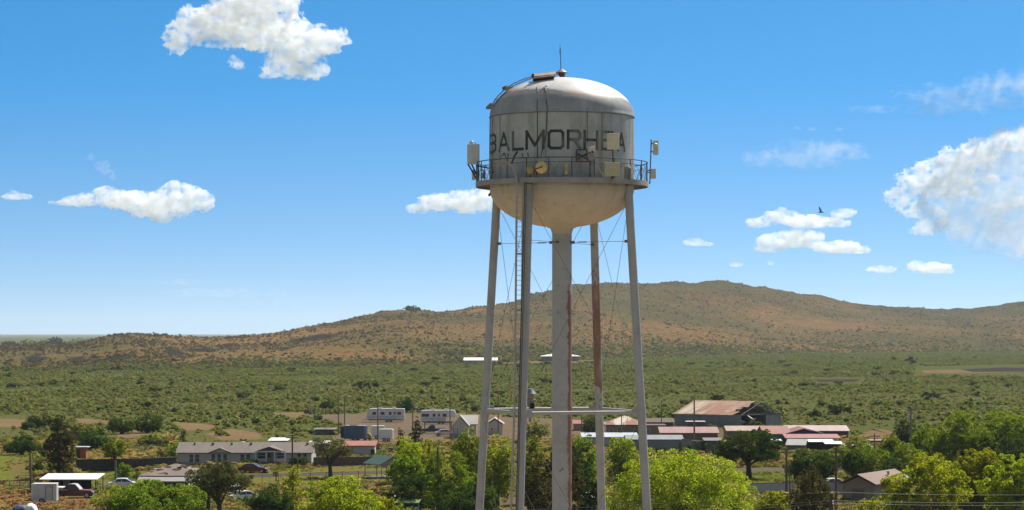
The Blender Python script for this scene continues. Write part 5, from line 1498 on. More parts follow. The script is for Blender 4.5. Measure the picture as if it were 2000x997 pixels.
BLUE_BOX = mat('faded_blue_box', (.055, .085, .16), (.07, .1, .17), 1, .5)
t = cargo_trailer('box_truck', 'blue box truck body parked in the dirt yard beside light poles', 'truck', 693, 862, 4.1, 2.5, 2.4, BLUE_BOX, R(-8), .3, 2, False, None, 1, mat('grey_blue_top', (.3, .34, .36), None, 2))
b = MB(); b.box((-2.35, .1, 1.7), (.7, 2.1, 2.2)); b.build('cab', mat('dark_cab', (.05, .045, .045)), t, bevel=.08)
b = MB(); b.box((-.3, 0, 3.05), (1.4, 1.0, .1)); b.build('roof_hatch', mat('dark_blue_hatch', (.04, .06, .08)), t)
cargo_trailer('box_trailer', 'nearer white box trailer parked right of the blue box truck', 'trailer', 753, 863, 2.5, 1.9, 2.0, mat('trailer_white2', (.62, .62, .6), (.55, .55, .54), 2, .5), R(2), .3, 2, False, None, 1)
cargo_trailer('box_trailer', 'farther white box trailer half behind the nearer white one', 'trailer', 738, 858, 2.4, 2.1, 2.0, mat('trailer_white2', (.62, .62, .6)), R(2), .2, 1, False, None, -1)
x, y = G(718, 861); t = thing('equipment_skid', 'low yellow machine between the blue box truck and white trailers', 'machine', (x, y, 0))
b = MB(); b.prism([(-.8, .3), (.8, .3), (.8, 1.0), (.2, 1.5), (-.8, 1.5)], 'y', -.6, .6); b.build('body', mat('yellow_machine', (.42, .33, .06), (.33, .26, .06)), t, bevel=.05)
for sx in (-.5, .5):
    for s in (-1, 1): wheel(t, sx, s * .6, .3, .3)

# rusty flat sheds left of the blue truck
house('low_shed', 'low grey rusty shed left of the blue box truck', 'shed', 612, 656, 850, 840, 838, 3, 'shed', mat('grey_rust_wall', (.17, .14, .14), (.12, .1, .1), .8), mat('grey_rust_roof', (.2, .17, .17), (.14, .11, .1), .8), rise=.2)
# white long building with red roof edge
house('store_building', 'long white-walled building with a thin red roof behind the bare tree', 'building', 668, 734, 893, 872, 866, 7, 'shed', mat('white_stucco', (.5, .48, .46), (.44, .42, .4), 1.5), roofing('red_brown_roof', (.3, .1, .055), (.24, .085, .05)), rise=.5, doors=[(724, 732, 878)])
# green roofed pavilion
PGREEN = roofing('green_sheet_roof', (.035, .085, .065), (.045, .1, .075), None, 3, .5)
x, y = G(752, 934); k = mpp(934)
t = thing('pavilion', 'open picnic pavilion with dark green gable roof on thin posts', 'pavilion', (x, y, 0), R(32))
W_, D_ = 3.9, 5.2; hb = 2.0
b = MB(); b.prism([(-W_ / 2 - .3, hb), (0, hb + 1.15), (W_ / 2 + .3, hb), (W_ / 2 + .3, hb + .1), (0, hb + 1.25), (-W_ / 2 - .3, hb + .1)], 'y', -D_ / 2, D_ / 2); b.build('roof', PGREEN, t)
b = MB(); b.prism([(-W_ / 2, hb), (W_ / 2, hb), (0, hb + 1.1)], 'y', -D_ / 2 + .1, -D_ / 2 + .18); b.build('gable', mat('tan_gable', (.33, .24, .18), (.27, .2, .15), 2), t)
b = MB(); b.box((0, -D_ / 2 + .14, hb - .18), (W_, .1, .36)); b.build('fascia', mat('tan_gable', (.33, .24, .18)), t)
for i in range(6):
    b = MB(); b.box((-W_ / 2 + W_ * i / 5, -D_ / 2 + .14, hb / 2 - .2), (.06, .06, hb - .02)); b.build('post', WOODK, t)
for i in range(3):
    b = MB(); b.box((W_ / 2 * (i - 1), D_ / 2 - .14, hb / 2), (.08, .08, hb)); b.build('post', WOODK, t)
b = MB(); b.box((0, 0, .06), (W_ + .6, D_ + .5, .14)); b.build('floor_slab', CONC, t)
# pale steep house right of the dirt yard
t, q = house('steep_house', 'tall pale house with steep gable beside the dirt yard', 'house', 880, 917, 857, 834, 813, 7, 'gy', mat('pale_plaster', (.46, .43, .37), (.4, .37, .32), 1), roofing('pale_tin', (.34, .32, .28), (.27, .25, .21)), [(884, 886.5, 836, 846), (892, 894.5, 836, 846)], over=.2)
b = MB(); b.box((-q['hx'] * .0, -q['hy'] - .03, .55), (q['W'] - .05, .05, 1.1)); b.build('dado', mat('blue_grey_dado', (.25, .28, .32), None, 1.5), t)
house('tin_shed', 'pale tin roofed shed right behind the steep pale house', 'shed', 900, 934, 850, 830, 812, 8, 'gx', mat('pale_plaster', (.46, .43, .37)), roofing('pale_tin', (.34, .32, .28), (.27, .25, .21)))
x, y = G(905, 842)
# cream houses seen between the tower legs
house('cream_house', 'cream house with white gable roof between ladder and left tower leg', 'house', 948, 985, 850, 830, 818, 8, 'gy', mat('cream_plaster', (.48, .42, .33), (.42, .37, .29), 1), roofing('cream_tin', (.42, .39, .33), (.33, .3, .25)), [(958, 963, 836, 842)])
house('cream_house', 'low cream house right of the tower ladder behind trees', 'house', 1018, 1062, 862, 846, 838, 8, 'gx', mat('cream_plaster', (.48, .42, .33)), roofing('cream_tin', (.42, .39, .33), (.33, .3, .25)))
t, q = house('hip_house', 'old stucco house with rust-streaked hip roof behind the right tower legs', 'house', 1182, 1262, 856, 831, 813, 9, 'hip', mat('rose_stucco', (.3, .23, .185), (.24, .185, .15), 1), roofing('rust_striped_tin', (.5, .43, .34), (.26, .1, .06), None, 1.2, .7, 0, .47, .53),
    [(1191, 1197, 836, 847), (1206, 1213, 835, 847), (1238, 1244, 838, 845)], over=.4)
house('brick_annex', 'low brown brick annex beside the old hip roofed house', 'building', 1254, 1302, 858, 832, 831, 7, 'flat', mat('brown_brick', (.24, .175, .13), (.19, .14, .1), 1), mat('flat_tar_roof', (.12, .09, .075)), [(1263, 1269, 838, 846)], over=.1)
house('dark_shed', 'dark brown shed behind the old hip roofed house', 'shed', 1262, 1318, 838, 826, 818, 7, 'gx', mat('dark_brown_wall', (.12, .08, .06)), mat('dark_brown_roof', (.13, .09, .07), (.09, .065, .05), .8))
house('rust_shed', 'small rust-red roofed shed seen right of the riser pipe', 'shed', 1118, 1146, 842, 829, 822, 6, 'gx', mat('rose_stucco', (.3, .23, .185)), roofing('red_brown_roof', (.3, .1, .055), (.24, .085, .05)))
house('long_white_shed', 'long low shed with a white metal roof behind the tower base', 'shed', 1136, 1248, 876, 855, 845, 8, 'shed', mat('white_stucco', (.5, .48, .46)), roofing('blue_white_sheet', (.42, .44, .48), (.36, .38, .42), None, 3), rise=.45)
# galvanised curved wall and tank
GALV = mat('galvanised_sheet', (.25, .265, .27), (.2, .21, .215), .8, .45, .3)
k = mpp(892)
def wall_run(name, label, cat, pts, th, material, cap=None, group=None):
    """a wall through ground points with its own height at each: (px, yb, ytop)"""
    W = [Vector((*G(a, yb), 0)) for a, yb, yt in pts]; Hs = [(yb - yt) * mpp(yb) for a, yb, yt in pts]
    o0 = W[0].copy()
    t = thing(name, label, cat, o0, 0, group)
    b = MB(); vs = []; n_ = len(W)
    for p, h_ in zip(W, Hs):
        q_ = p - o0
        for dy in (0, th):
            vs += [(q_.x, q_.y + dy, -.2), (q_.x, q_.y + dy, h_)]
    fs = []
    for i in range(n_ - 1):
        a = i * 4; c = a + 4
        fs += [(a, c, c + 1, a + 1), (a + 2, a + 3, c + 3, c + 2), (a + 1, c + 1, c + 3, a + 3)]
    fs += [(0, 1, 3, 2), (n_ * 4 - 4, n_ * 4 - 2, n_ * 4 - 1, n_ * 4 - 3)]
    b.add(vs, fs); b.build('panel', material, t)
    if cap:
        b = MB()
        for i in range(n_ - 1):
            b.tube([W[i] - o0 + Vector((0, th / 2, Hs[i] + .05)), W[i + 1] - o0 + Vector((0, th / 2, Hs[i + 1] + .05))], .07, 6)
        b.build('rail', cap, t)
    return t, W, Hs, o0
house('quonset', 'long grey galvanised shed behind the row of small cypresses', 'shed', 1222, 1336, 884, 860, 851, 9, 'gx', GALV, mat('grey_tin_roof', (.26, .28, .27), (.2, .22, .21), .6, .5, .2), over=.15)
wall_run('metal_wall', 'pale sheet metal wall running behind the small cypresses', 'wall', [(1332, 888, 858), (1350, 888, 861), (1385, 886, 864), (1412, 884, 865)], .12, GALV, STEEL)
house('wood_lean_to', 'grey board lean-to with tiny white roof left of the shade tree', 'shed', 1375, 1412, 888, 862, 859, 4, 'shed', mat('grey_boards', (.15, .14, .12), (.1, .09, .08), 1.4), mat('grey_board_roof', (.2, .18, .16)), rise=.3)
# pink roofed sheds
PINK = roofing('faded_pink_tin', (.33, .17, .155), (.27, .135, .12), None, 2.5, .5)
WARMW = mat('warm_grey_wall', (.2, .16, .12), (.16, .13, .1), 1)
house('pink_roof_shed', 'long brown shed with a pink metal roof left of the shade tree', 'shed', 1288, 1405, 866, 847, 835, 10, 'gx', WARMW, PINK, over=.3)
house('pink_roof_shed', 'long shed with a pale pink metal roof at the right end of the row', 'shed', 1535, 1660, 862, 843, 832, 10, 'gx', mat('warm_brown_wall', (.17, .12, .09), (.14, .1, .08), 1), roofing('pale_pink_tin', (.43, .31, .285), (.37, .26, .235), None, 2.5, .5), over=.3)
house('pink_roof_shed', 'shed with peach metal roof half hidden behind the shade tree crown', 'shed', 1418, 1500, 862, 843, 833, 9, 'gx', WARMW, roofing('peach_tin', (.38, .27, .21), (.32, .21, .16), None, 2.5, .5), over=.3)
# teal building with orange-red roof
TEAL = mat('teal_paint', (.03, .14, .13), (.025, .11, .11), 1.5)
house('teal_building', 'teal building with an orange-red metal roof behind the shade tree', 'building', 1490, 1545, 872, 849, 833, 12, 'gx', TEAL, roofing('orange_red_tin', (.29, .1, .06), (.24, .08, .05), None, 2.5, .5), over=.3)
house('blue_gable_building', 'blue building with a low front gable and dark red roof', 'building', 1532, 1612, 872, 849, 838, 10, 'gy', mat('deep_blue_paint', (.045, .085, .15), (.035, .07, .12), 1.5), roofing('orange_red_tin', (.29, .1, .06), (.24, .08, .05), None, 2.5, .5), over=.3)
t, q = house('porch_canopy', 'dark red lean-to canopy roof in front of the blue gable building', 'canopy', 1534, 1642, 876, 857, 851, 5, 'none')
bpy.data.objects.remove([c for c in t.children if c.name.startswith('wall')][0])
k = q['k']; H = q['H']
b = MB(); b.prism([(-2.6, H), (2.6, H + .55), (2.6, H + .63), (-2.6, H + .1)], 'x', -54 * k, 54 * k); b.build('roof', roofing('dull_red_tin', (.34, .12, .1), (.28, .1, .085), None, 2.5, .5), t)
b = MB(); b.box((10 * k, -2.62, H + .04), (68 * k, .06, .16)); b.build('gutter', mat('pale_blue_gutter', (.4, .47, .55), None, 2), t)
for i in range(6): b = MB(); b.box((-52 * k + 104 * k * i / 5, -2.4, H / 2), (.12, .12, H)); b.build('post', WOODK, t)
house('garden_shed', 'small grey garden shed with pale roof in front of the canopy', 'shed', 1540, 1580, 884, 871, 859, 4.2, 'gx', mat('shed_olive', (.2, .19, .155), (.17, .16, .13), 2), roofing('pale_grey_sheet', (.38, .38, .34), (.34, .33, .3)), over=.2, rz=R(-14))
for nm_, a, c, yb_, ye_ in (('left of two', 1579, 1630, 884, 864), ('right of two', 1611, 1647, 886, 868)):
    t, q = house('metal_carport', 'small carport with flat white metal roof, ' + nm_ + ' by the garden shed', 'carport', a, c, yb_, ye_, ye_ - 3, 3.2, 'none')
    bpy.data.objects.remove([ch for ch in t.children if ch.name.startswith('wall')][0])
    k = q['k']; w2 = (c - a) / 2 * k; H = q['H']
    b = MB(); b.prism([(-1.8, H), (1.8, H + .3), (1.8, H + .38), (-1.8, H + .09)], 'x', -w2, w2); b.build('roof', WHITE_ROOF, t)
    for sx in (-1, 1):
        for sy in (-1, 1): b = MB(); b.box((sx * (w2 - .1), sy * 1.5, H / 2), (.1, .1, H + .1)); b.build('post', WOODK, t)
    b = MB(); b.box((0, 1.45, H * .45), (2 * w2 - .3, .08, H * .85)); b.build('back_panel', mat('dark_brown_panel', (.05, .035, .03), (.04, .03, .025)), t)
house('small_white_roof', 'tiny white-roofed pump shed right of the shade tree crown', 'shed', 1502, 1528, 874, 863, 859.5, 3, 'shed', WARMW, WHITE_ROOF, rise=.25)
house('tile_roof_house', 'house with a faded terracotta roof behind the tall wood pole', 'house', 1586, 1680, 918, 906, 896, 9, 'gx', mat('cream_plaster', (.48, .42, .33)), roofing('terracotta_roof', (.5, .3, .2), (.36, .18, .11)), over=.3)
house('white_roof_shed', 'white-roofed shed half hidden by trees right of the carports', 'shed', 1650, 1704, 886, 874, 869, 6, 'shed', WARMW, WHITE_ROOF, rise=.3)
house('flat_farm_shed', 'low dark farm shed beside the crossarm pole on the right', 'shed', 1700, 1734, 870, 862, 860, 5, 'flat', mat('dark_brown_wall', (.12, .08, .06)), mat('pale_flat_roof', (.3, .25, .22)), over=.1)
# tan house at the lower right
t, q = house('tan_house', 'tan stucco house with brown gable roof at the lower right', 'house', 1688, 1766, 988, 948, 929, 13, 'gy', mat('tan_stucco', (.3, .24, .175), (.26, .2, .15), .9), roofing('brown_shingle', (.19, .105, .075), (.15, .085, .06)), over=.4, rz=R(-28))
b = MB(); b.prism([(-.8, .9), (.8, .9), (.8, 2.0), (-.8, 2.0)], 'y', -q['hy'] - .04, -q['hy'] + .05); b.build('shutter', mat('tan_shutter', (.2, .16, .12)), t)
b = MB(); b.lathe([(.16, 0), (.16, .35), (.25, .36), (.2, .5), (0, .52)], 10, c=(1.2, 1.0, q['H'] + q['rise'] * .72)); b.build('roof_vent', CREAM, q['roof'], True)
# boundary walls lower right
wall_run('block_wall', 'pale grey boundary wall with dark rail under the shade tree', 'wall', [(1462, 972, 946), (1520, 970, 944.5), (1552, 969, 944)], .2, mat('pale_blockwork', (.48, .47, .46), (.4, .39, .39), 1.2), DKM)
wall_run('metal_fence', 'blue-grey sheet metal fence left of the tan house', 'fence', [(1600, 966, 942), (1650, 966, 942), (1700, 966, 942.5)], .1, mat('blue_grey_sheet', (.27, .3, .34), (.22, .245, .28), 1.2, .6), DKM)
# lower middle sheds
house('green_shed', 'small green shed with bright green roof at the bottom', 'shed', 776, 824, 1004, 984, 974, 3.6, 'gx', mat('dark_green_paint', (.03, .09, .06), (.025, .07, .05), 2), roofing('light_green_sheet', (.16, .26, .09), (.13, .22, .08), None, 3), over=.15, rz=R(-10), doors=[(800, 816, 988, mat('teal_door', (.03, .11, .09)))])
house('white_shed', 'white-roofed little shed just behind the green shed', 'shed', 770, 797, 990, 975, 969, 3.0, 'gx', mat('white_stucco', (.5, .48, .46)), WHITE_ROOF, over=.12)
house('white_shed', 'white roofed shed seen between the riser pipe and right rear leg', 'shed', 1136, 1172, 1000, 975, 963, 4.5, 'gx', mat('white_stucco', (.5, .48, .46)), WHITE_ROOF, over=.15)
house('brown_shed', 'brown shed with white roof half hidden behind the olive tree', 'shed', 366, 467, 968, 952, 942, 5.5, 'gx', mat('brown_boards', (.1, .07, .05), (.075, .055, .04), 1.5), roofing('patchy_white_sheet', (.7, .69, .64), (.55, .53, .48)), over=.2)
# far white buildings at the hill foot
house('far_white_building', 'distant low white building at the hill foot, left of the riser', 'building', 905, 972, 710, 704.5, 699, 22, 'gx', mat('far_white_wall', (.4, .38, .36)), roofing('far_white_roof', (.7, .69, .64), (.64, .62, .58)), over=.5)
house('far_white_building', 'distant white hip-roofed house at the hill foot, behind the riser', 'building', 1056, 1134, 706, 696.5, 688.5, 26, 'hip', mat('far_grey_wall', (.26, .25, .25)), roofing('far_white_roof', (.7, .69, .64), (.64, .62, .58)), over=1.5)
house('orange_hut', 'small orange hut with pale flat roof right of the tall dark tree', 'hut', 146, 172, 901, 874.5, 872, 2.0, 'flat', mat('orange_boards', (.36, .13, .055), (.28, .1, .05), 2), mat('pale_grey_top', (.5, .52, .52)), over=.35, doors=[(149, 156, 878)])
wall_run('board_fence', 'long dark board fence behind the green lawn', 'fence', [(148, 921, 899), (240, 920, 898), (300, 917, 896), (345, 914, 894)], .08, mat('dark_boards', (.045, .042, .04), (.07, .06, .05), 1.8), WOODK)
x, y = G(233, 936); t = thing('water_heater', 'pale grey metal cabinet standing beside the small round tree', 'cabinet', (x, y, 0))
b = MB(); b.box((0, 0, .5), (.55, .5, 1.0)); b.build('body', mat('pale_cabinet', (.45, .44, .45)), t, bevel=.03); b = MB(); b.box((0, 0, 1.03), (.62, .56, .06)); b.build('lid', FRAME_W, t)
wall_run('board_fence', 'low brown board fence behind the pavilion', 'fence', [(612, 912, 895), (690, 910, 894), (735, 908, 893)], .08, mat('brown_fence_boards', (.11, .08, .06), (.08, .06, .045), 1.8), WOODK)
# junk row at the back of the dirt yard
def low_wall(label, pts): wall_run('corral_fence', label, 'fence', pts, .1, WOODK)
def post_fence(name, label, pts, h_, n_, rails=2, cat='fence', material=None, pr=.05):
    W = [Vector((*G(*p), 0)) for p in pts]
    t = thing(name, label, cat, W[0])
    L_ = [0]
    for i in range(len(W) - 1): L_.append(L_[-1] + (W[i + 1] - W[i]).length)
    def pt(s):
        for i in range(len(W) - 1):
            if s <= L_[i + 1] + 1e-6: return W[i].lerp(W[i + 1], (s - L_[i]) / (L_[i + 1] - L_[i])) - W[0]
        return W[-1] - W[0]
    P_ = [pt(L_[-1] * i / n_) for i in range(n_ + 1)]
    for p in P_:
        b = MB(); b.tube([p + Vector((0, 0, -.2)), p + Vector((0, 0, h_))], pr, 6); b.build('post', material or WOODK, t)
    for r_ in range(rails):
        b = MB(); b.tube([p + Vector((0, 0, h_ * (r_ + .9) / rails)) for p in P_], pr * (.8 if material is DKM else .5), 5); b.build('rail', material or WOODK, t)
post_fence('corral_fence', 'dark pole corral fence along the back of the dirt yard', [(598, 811), (640, 809), (700, 807)], 1.4, 12, 3, 'fence', None, .1)
post_fence('pipe_fence', 'dark pipe fence along the lane at the left edge', [(-20, 957), (40, 957), (78, 957)], 1.25, 5, 2, 'fence', DKM, .06)
post_fence('pipe_fence', 'pipe fence in front of the long house lawn', [(480, 944), (560, 941), (640, 938), (700, 936)], 1.2, 7, 1, 'fence', DKM, .04)
post_fence('field_fence', 'thin pipe gate in the dry field left of the pole', [(34, 946), (66, 946)], 1.2, 2, 4, 'gate', DKM, .035)
post_fence('wire_fence', 'thin wire fence across the plain left of the hut', [(250, 884), (330, 882)], 1.3, 6, 2, 'fence', STEEL, .04)
post_fence('pipe_fence', 'dark pipe fence right of the carport roof', [(176, 972), (196, 966)], 1.1, 3, 2, 'fence', DKM, .05)

# heaps of junk at the yard edge
def junk(label, cx, yb, w_, h_, seed, c1):
    x, y = G(cx, yb); t = thing('scrap_heap', label, 'scrap heap', (x, y, 0))
    rs = random.Random(seed); b = MB()
    for i in range(16):
        s_ = rs.uniform(.3, 1.1); b.box((rs.uniform(-.5, .5) * w_, rs.uniform(-.6, .6), rs.uniform(.1, h_ * .6)), (s_, s_ * rs.uniform(.4, 1), s_ * rs.uniform(.3, .9)), (rs.uniform(-.4, .4), rs.uniform(-.4, .4), rs.uniform(0, 3)))
    b.build('scrap_pieces', c1, t)
junk('dark scrap heap behind the lone travel trailer', 820, 804, 4.5, 1.6, 3, mat('dark_scrap', (.05, .045, .05), (.09, .07, .06), 1))
junk('dark scrap heap left of the yard light poles', 606, 808, 3.0, 1.6, 4, mat('dark_scrap', (.05, .045, .05)))
junk('grey heap of stone beside the store building', 752, 886, 4.5, 1.3, 5, mat('grey_rubble', (.09, .085, .08), (.06, .055, .05), 1))

# ------------------------------------------------------------------ the leaning big shed
NX, NY = G(1447, 835)
t = thing('warehouse', 'large old sheet metal warehouse with rusty roof and collapsed open end', 'warehouse', (NX, NY, 0), R(-35))
# local: -x runs along the long side (to the left and away), +y into the depth
L_, W_ = 17.2, 18.5; He = 2.6; Rz = 2.85
SHEETW = mat('dull_sheet_wall', (.22, .225, .225), (.16, .165, .17), .5, .6, .05)
RUSTR = roofing('rusty_roof_sheets', (.33, .2, .125), (.24, .125, .07), (.38, .3, .21), 1.6, .8, .0, .44, .56)
def Pl(*p): return p
b = MB(); b.box((-L_ / 2, .06, He / 2), (L_, .12, He)); b.build('side_wall', SHEETW, t)
b = MB(); b.box((-L_ / 2, W_ - .06, He / 2), (L_, .12, He)); b.build('side_wall', SHEETW, t)
b = MB(); b.prism([(.13, 0), (W_ - .13, 0), (W_ - .13, He), (W_ / 2, He + Rz - .1), (.13, He)], 'x', -L_ + .02, -L_ + .14); b.build('end_wall', SHEETW, t)
b = MB(); b.prism([(W_ * .62, 0), (W_ - .13, 0), (W_ - .13, He - .05), (W_ * .62, He - .25)], 'x', -.14, -.02); b.build('end_wall', mat('pale_sheet_wall', (.19, .19, .19), (.15, .15, .15), .5, .6), t)
b = MB(); rs = random.Random(12)
for i in range(12):
    v0, v1 = i / 12, (i + 1) / 12
    y0, y1 = -.35 + (W_ / 2 + .35) * v0, -.35 + (W_ / 2 + .35) * v1
    b.prism([(y0, He + Rz * v0), (y1, He + Rz * v1), (y1, He + Rz * v1 + .1), (y0, He + Rz * v0 + .1)], 'x', -L_ - .3, -1.9 + rs.uniform(-1.3, 1.2) * (.4 if i < 2 else 1))
ro = b.build('roof', RUSTR, t)
b = MB(); b.prism([(W_ / 2 + .02, He + Rz), (W_ + .35, He), (W_ + .35, He + .1), (W_ / 2 + .02, He + Rz + .1)], 'x', -L_ - .3, -3.4); b.build('roof', RUSTR, t)
rs = random.Random(9)
for (x0, x1, v0, v1) in ((-L_ + .5, -L_ + 4.6, .05, .9), (-9.6, -5.4, .02, .7)):
    b = MB(); y0, y1 = -.35 + (W_ / 2 + .35) * v0, -.35 + (W_ / 2 + .35) * v1
    b.prism([(y0, He + Rz * v0 + .105), (y1, He + Rz * v1 + .105), (y1, He + Rz * v1 + .13), (y0, He + Rz * v0 + .13)], 'x', x0, x1); b.build('patch_sheet', roofing('pale_patch_sheet', (.42, .36, .28), (.34, .24, .16), None, 1.6) if x0 < -12 else roofing('brown_patch_sheet', (.3, .14, .08), (.24, .11, .07), None, 1.6), ro)
for xx in (-.1, -2.4, -4.8):
    b = MB(); b.tube([(xx, .1, He), (xx, W_ / 2, He + Rz - .12), (xx, W_ - .1, He)], .12, 6); b.tube([(xx, .1, He), (xx, W_ - .1, He)], .09, 6)
    for i in range(1, 8):
        yy = W_ * i / 8; zt = He + Rz * (1 - abs(yy - W_ / 2) / (W_ / 2)) - .12; y2 = W_ * (i + (1 if i < 4 else -1)) / 8
        b.tube([(xx, yy, He), (xx, yy, zt)], .06, 5); b.tube([(xx, yy, He), (xx, y2, He + Rz * (1 - abs(y2 - W_ / 2) / (W_ / 2)) - .12)], .05, 5)
    b.build('truss', DKM, t)
for i in range(9):
    yy = W_ * (i + .5) / 9; zz = He + Rz * (1 - abs(yy - W_ / 2) / (W_ / 2))
    b = MB(); b.tube([(-4.8, yy, zz), (rs.uniform(-.6, .5), yy + rs.uniform(-.3, .3), zz - rs.uniform(0, .5))], .06, 5); b.build('purlin', DKM, t)
for i in range(5):
    b = MB(); b.box((rs.uniform(-1.5, 1.0), rs.uniform(2.0, 6.5), rs.uniform(1.0, 2.2)), (rs.uniform(1.5, 2.6), .9, .04), (rs.uniform(-.5, .5), rs.uniform(.2, .9), rs.uniform(0, 3))); b.build('fallen_sheet', mat('bent_pale_sheet', (.42, .4, .38), (.3, .26, .23), 1, .5, .2), t)
house('lean_canopy', 'thin white and pink canopy roof in front of the warehouse wall', 'canopy', 1340, 1378, 836, 824.5, 823, 3, 'flat', mat('dark_olive_wall', (.12, .12, .1)), mat('white_pink_sheet', (.66, .58, .58), (.6, .5, .5)), over=.5)

# ------------------------------------------------------------------ poles and wires
POLE = mat('pole_wood', (.17, .12, .085), (.11, .08, .055), 3)
POLE_G = mat('pole_wood_grey', (.2, .175, .15), (.14, .12, .1), 3)
POLE_R = mat('pole_rusty', (.2, .085, .045), (.15, .065, .035), 3)
BLACKP = mat('pole_black', (.03, .03, .034), (.045, .04, .04), 3)
def pole(label, cx, yb, yt, kind='plain', material=None, r=None, name='utility_pole', cat='utility pole', lean=0.0, group='utility poles in the town'):
    k = mpp(yb); x, y = G(cx, yb); h_ = (yb - yt) * k
    t = thing(name, label, cat, (x, y, 0), 0, group)
    r = r or .14
    b = MB(); b.tube([(0, 0, -.3), (lean * h_ * .5, 0, h_ * .5), (lean * h_, 0, h_)], [r * 1.15, r, r * .8], 10); b.build('shaft', material or POLE, t, True)
    tx = lean * h_
    if kind == 'light':
        b = MB(); b.tube([(tx, 0, h_ - .1), (tx + .35, -.2, h_ + .15), (tx + .8, -.3, h_ + .15)], .05, 6); ao = b.build('arm', STEEL, t)
        b = MB(); b.box((tx + .95, -.3, h_ + .1), (.7, .3, .18)); b.build('lamp_head', WHITEP, t, bevel=.04)
    if kind == 'cross' or kind == 'transformer':
        b = MB(); b.box((tx, -.12, h_ - .5), (1.9, .1, .13)); ao = b.build('crossarm', POLE, t)
        for sx in (-.85, -.4, .4, .85): b = MB(); b.lathe([(.0, 0), (.06, .02), (.07, .1), (.04, .16), (0, .18)], 8, c=(tx + sx, -.12, h_ - .43)); b.build('insulator', mat('insulator_glaze', (.3, .3, .32), None, 3, .3), ao, True)
    if kind == 'transformer' or kind == 'can':
        b = MB(); b.lathe([(0, -.45), (.26, -.45), (.28, .35), (.2, .45), (0, .48)], 16, c=(tx - .42, -.1, h_ - 1.7)); b.build('transformer', mat('transformer_grey', (.42, .43, .44), None, 3, .4), t, True)
    return t, h_
pole('wood pole at the left edge between field and carport', 61, 968, 884, 'plain', None, .15, lean=-.03)
pole('short wood pole beside the small round tree', 226, 950, 900, 'plain', POLE_G, .14)
pole('dark wood pole in front of the long house roof', 571, 928, 849, 'cross', BLACKP, .12)
pole('short dark post below the long house', 581, 935, 898, 'plain', POLE, .11)
pole('light pole in the dirt yard, left of the pair', 661, 848, 775, 'light', POLE_G, .13, 'yard_light', 'light pole', 0, 'light poles in the dirt yard')
pole('light pole in the dirt yard, right of the pair', 673, 852, 776, 'light', POLE_G, .13, 'yard_light', 'light pole', 0, 'light poles in the dirt yard')
pole('thin pole beside the white box trailers', 738, 880, 785, 'plain', POLE_G, .12)
pole('light pole right of the lone travel trailer', 806, 842, 790, 'light', POLE_G, .13, 'yard_light', 'light pole', 0, 'light poles in the dirt yard')
pole('thin dark pole rising over the fifth-wheel trailer', 879, 858, 770, 'plain', POLE, .1)
pole('thin pole behind the steep pale house', 911, 846, 788, 'plain', POLE, .1)
pole('rust brown pole standing in front of the green trees, left of the tower', 855, 1012, 873, 'plain', POLE_R, .13)
pole('thin pole between the tower ladder and the left leg', 973, 866, 764, 'plain', POLE, .1)
pole('thin pole right of the riser pipe', 1136, 862, 800, 'plain', POLE, .1)
pole('thin pole in front of the hip roofed house', 1214, 872, 800, 'plain', POLE, .1)
pole('thin pole left of the big warehouse', 1292, 848, 782, 'plain', POLE, .1)
pole('grey wood pole in front of the warehouse roof', 1356, 876, 780, 'plain', POLE_G, .16)
pole('rusty crossarm pole right of the shade tree', 1536, 976, 876, 'cross', POLE, .15)
pole('pale leaning pole beside the rusty crossarm pole', 1543, 972, 905, 'plain', POLE_G, .08, lean=-.03)
pole('tall rust brown pole left of the tan house', 1633, 1006, 874, 'cross', POLE_R, .14)
pole('crossarm pole beside the flat farm shed', 1708, 884, 847, 'cross', POLE, .12)
pole('grey pole with a transformer among the right trees', 1779, 882, 796, 'transformer', POLE_G, .16)
# thick near pole and its wires
dP = 206.0
p0 = at(1624, 964, dP)
t = thing('utility_pole', 'thick black pole end with wires at the bottom right', 'utility pole', (p0[0], p0[1], 0), 0, 'utility poles in the town')
b = MB(); b.tube([(0, 0, -.3), (0, 0, p0[2])], [.19, .15], 12); b.build('shaft', BLACKP, t, True)
b = MB(); b.tube([(0, -.1, p0[2] - .75), (.75, -.12, p0[2] - 1.05)], .035, 6); b.build('arm', STEEL, t)
for dz, dx in ((.0, 0), (-.75, .1), (-.95, .1)):
    b = MB(); b.lathe([(0, 0), (.05, .01), (.06, .1), (0, .14)], 8, c=(dx, -.16, p0[2] + dz)); b.build('insulator', mat('insulator_glaze', (.3, .3, .32)), t, True)
WIREM = mat('bare_aluminium_wire', (.5, .5, .5), (.42, .42, .42), 2, .5, .4)
def wire(label, a, c, sag, r=.018, wm=None):
    a, c = Vector(a), Vector(c)
    t = MB(); t.tube([a.lerp(c, i / 24) - a + Vector((0, 0, -sag * 4 * (i / 24) * (1 - i / 24))) for i in range(25)], r, 5)
    o = t.build('power_wire', wm or WIREM); o.location = a
    return tag(o, label, 'power line', 'power wires crossing the foreground trees')
lab = ('topmost', 'middle', 'lowest')
for i, (dz, ya) in enumerate(((0.0, 958), (-.72, 971), (-.92, 977))):
    pz = p0[2] + dz + .14
    e = at(2320, ya - 1, dP + 6)
    wire(lab[i] + ' pale wire running right from the thick black pole', (p0[0], p0[1] - .16, pz), e, .35, .014)
    e = at(-250, 1010 + i * 14, 150)
    wire(lab[i] + ' pale wire running left from the thick black pole', (p0[0], p0[1] - .16, pz), e, .8, .007, mat('dull_wire', (.16, .16, .15), (.12, .12, .11), 2, .7))

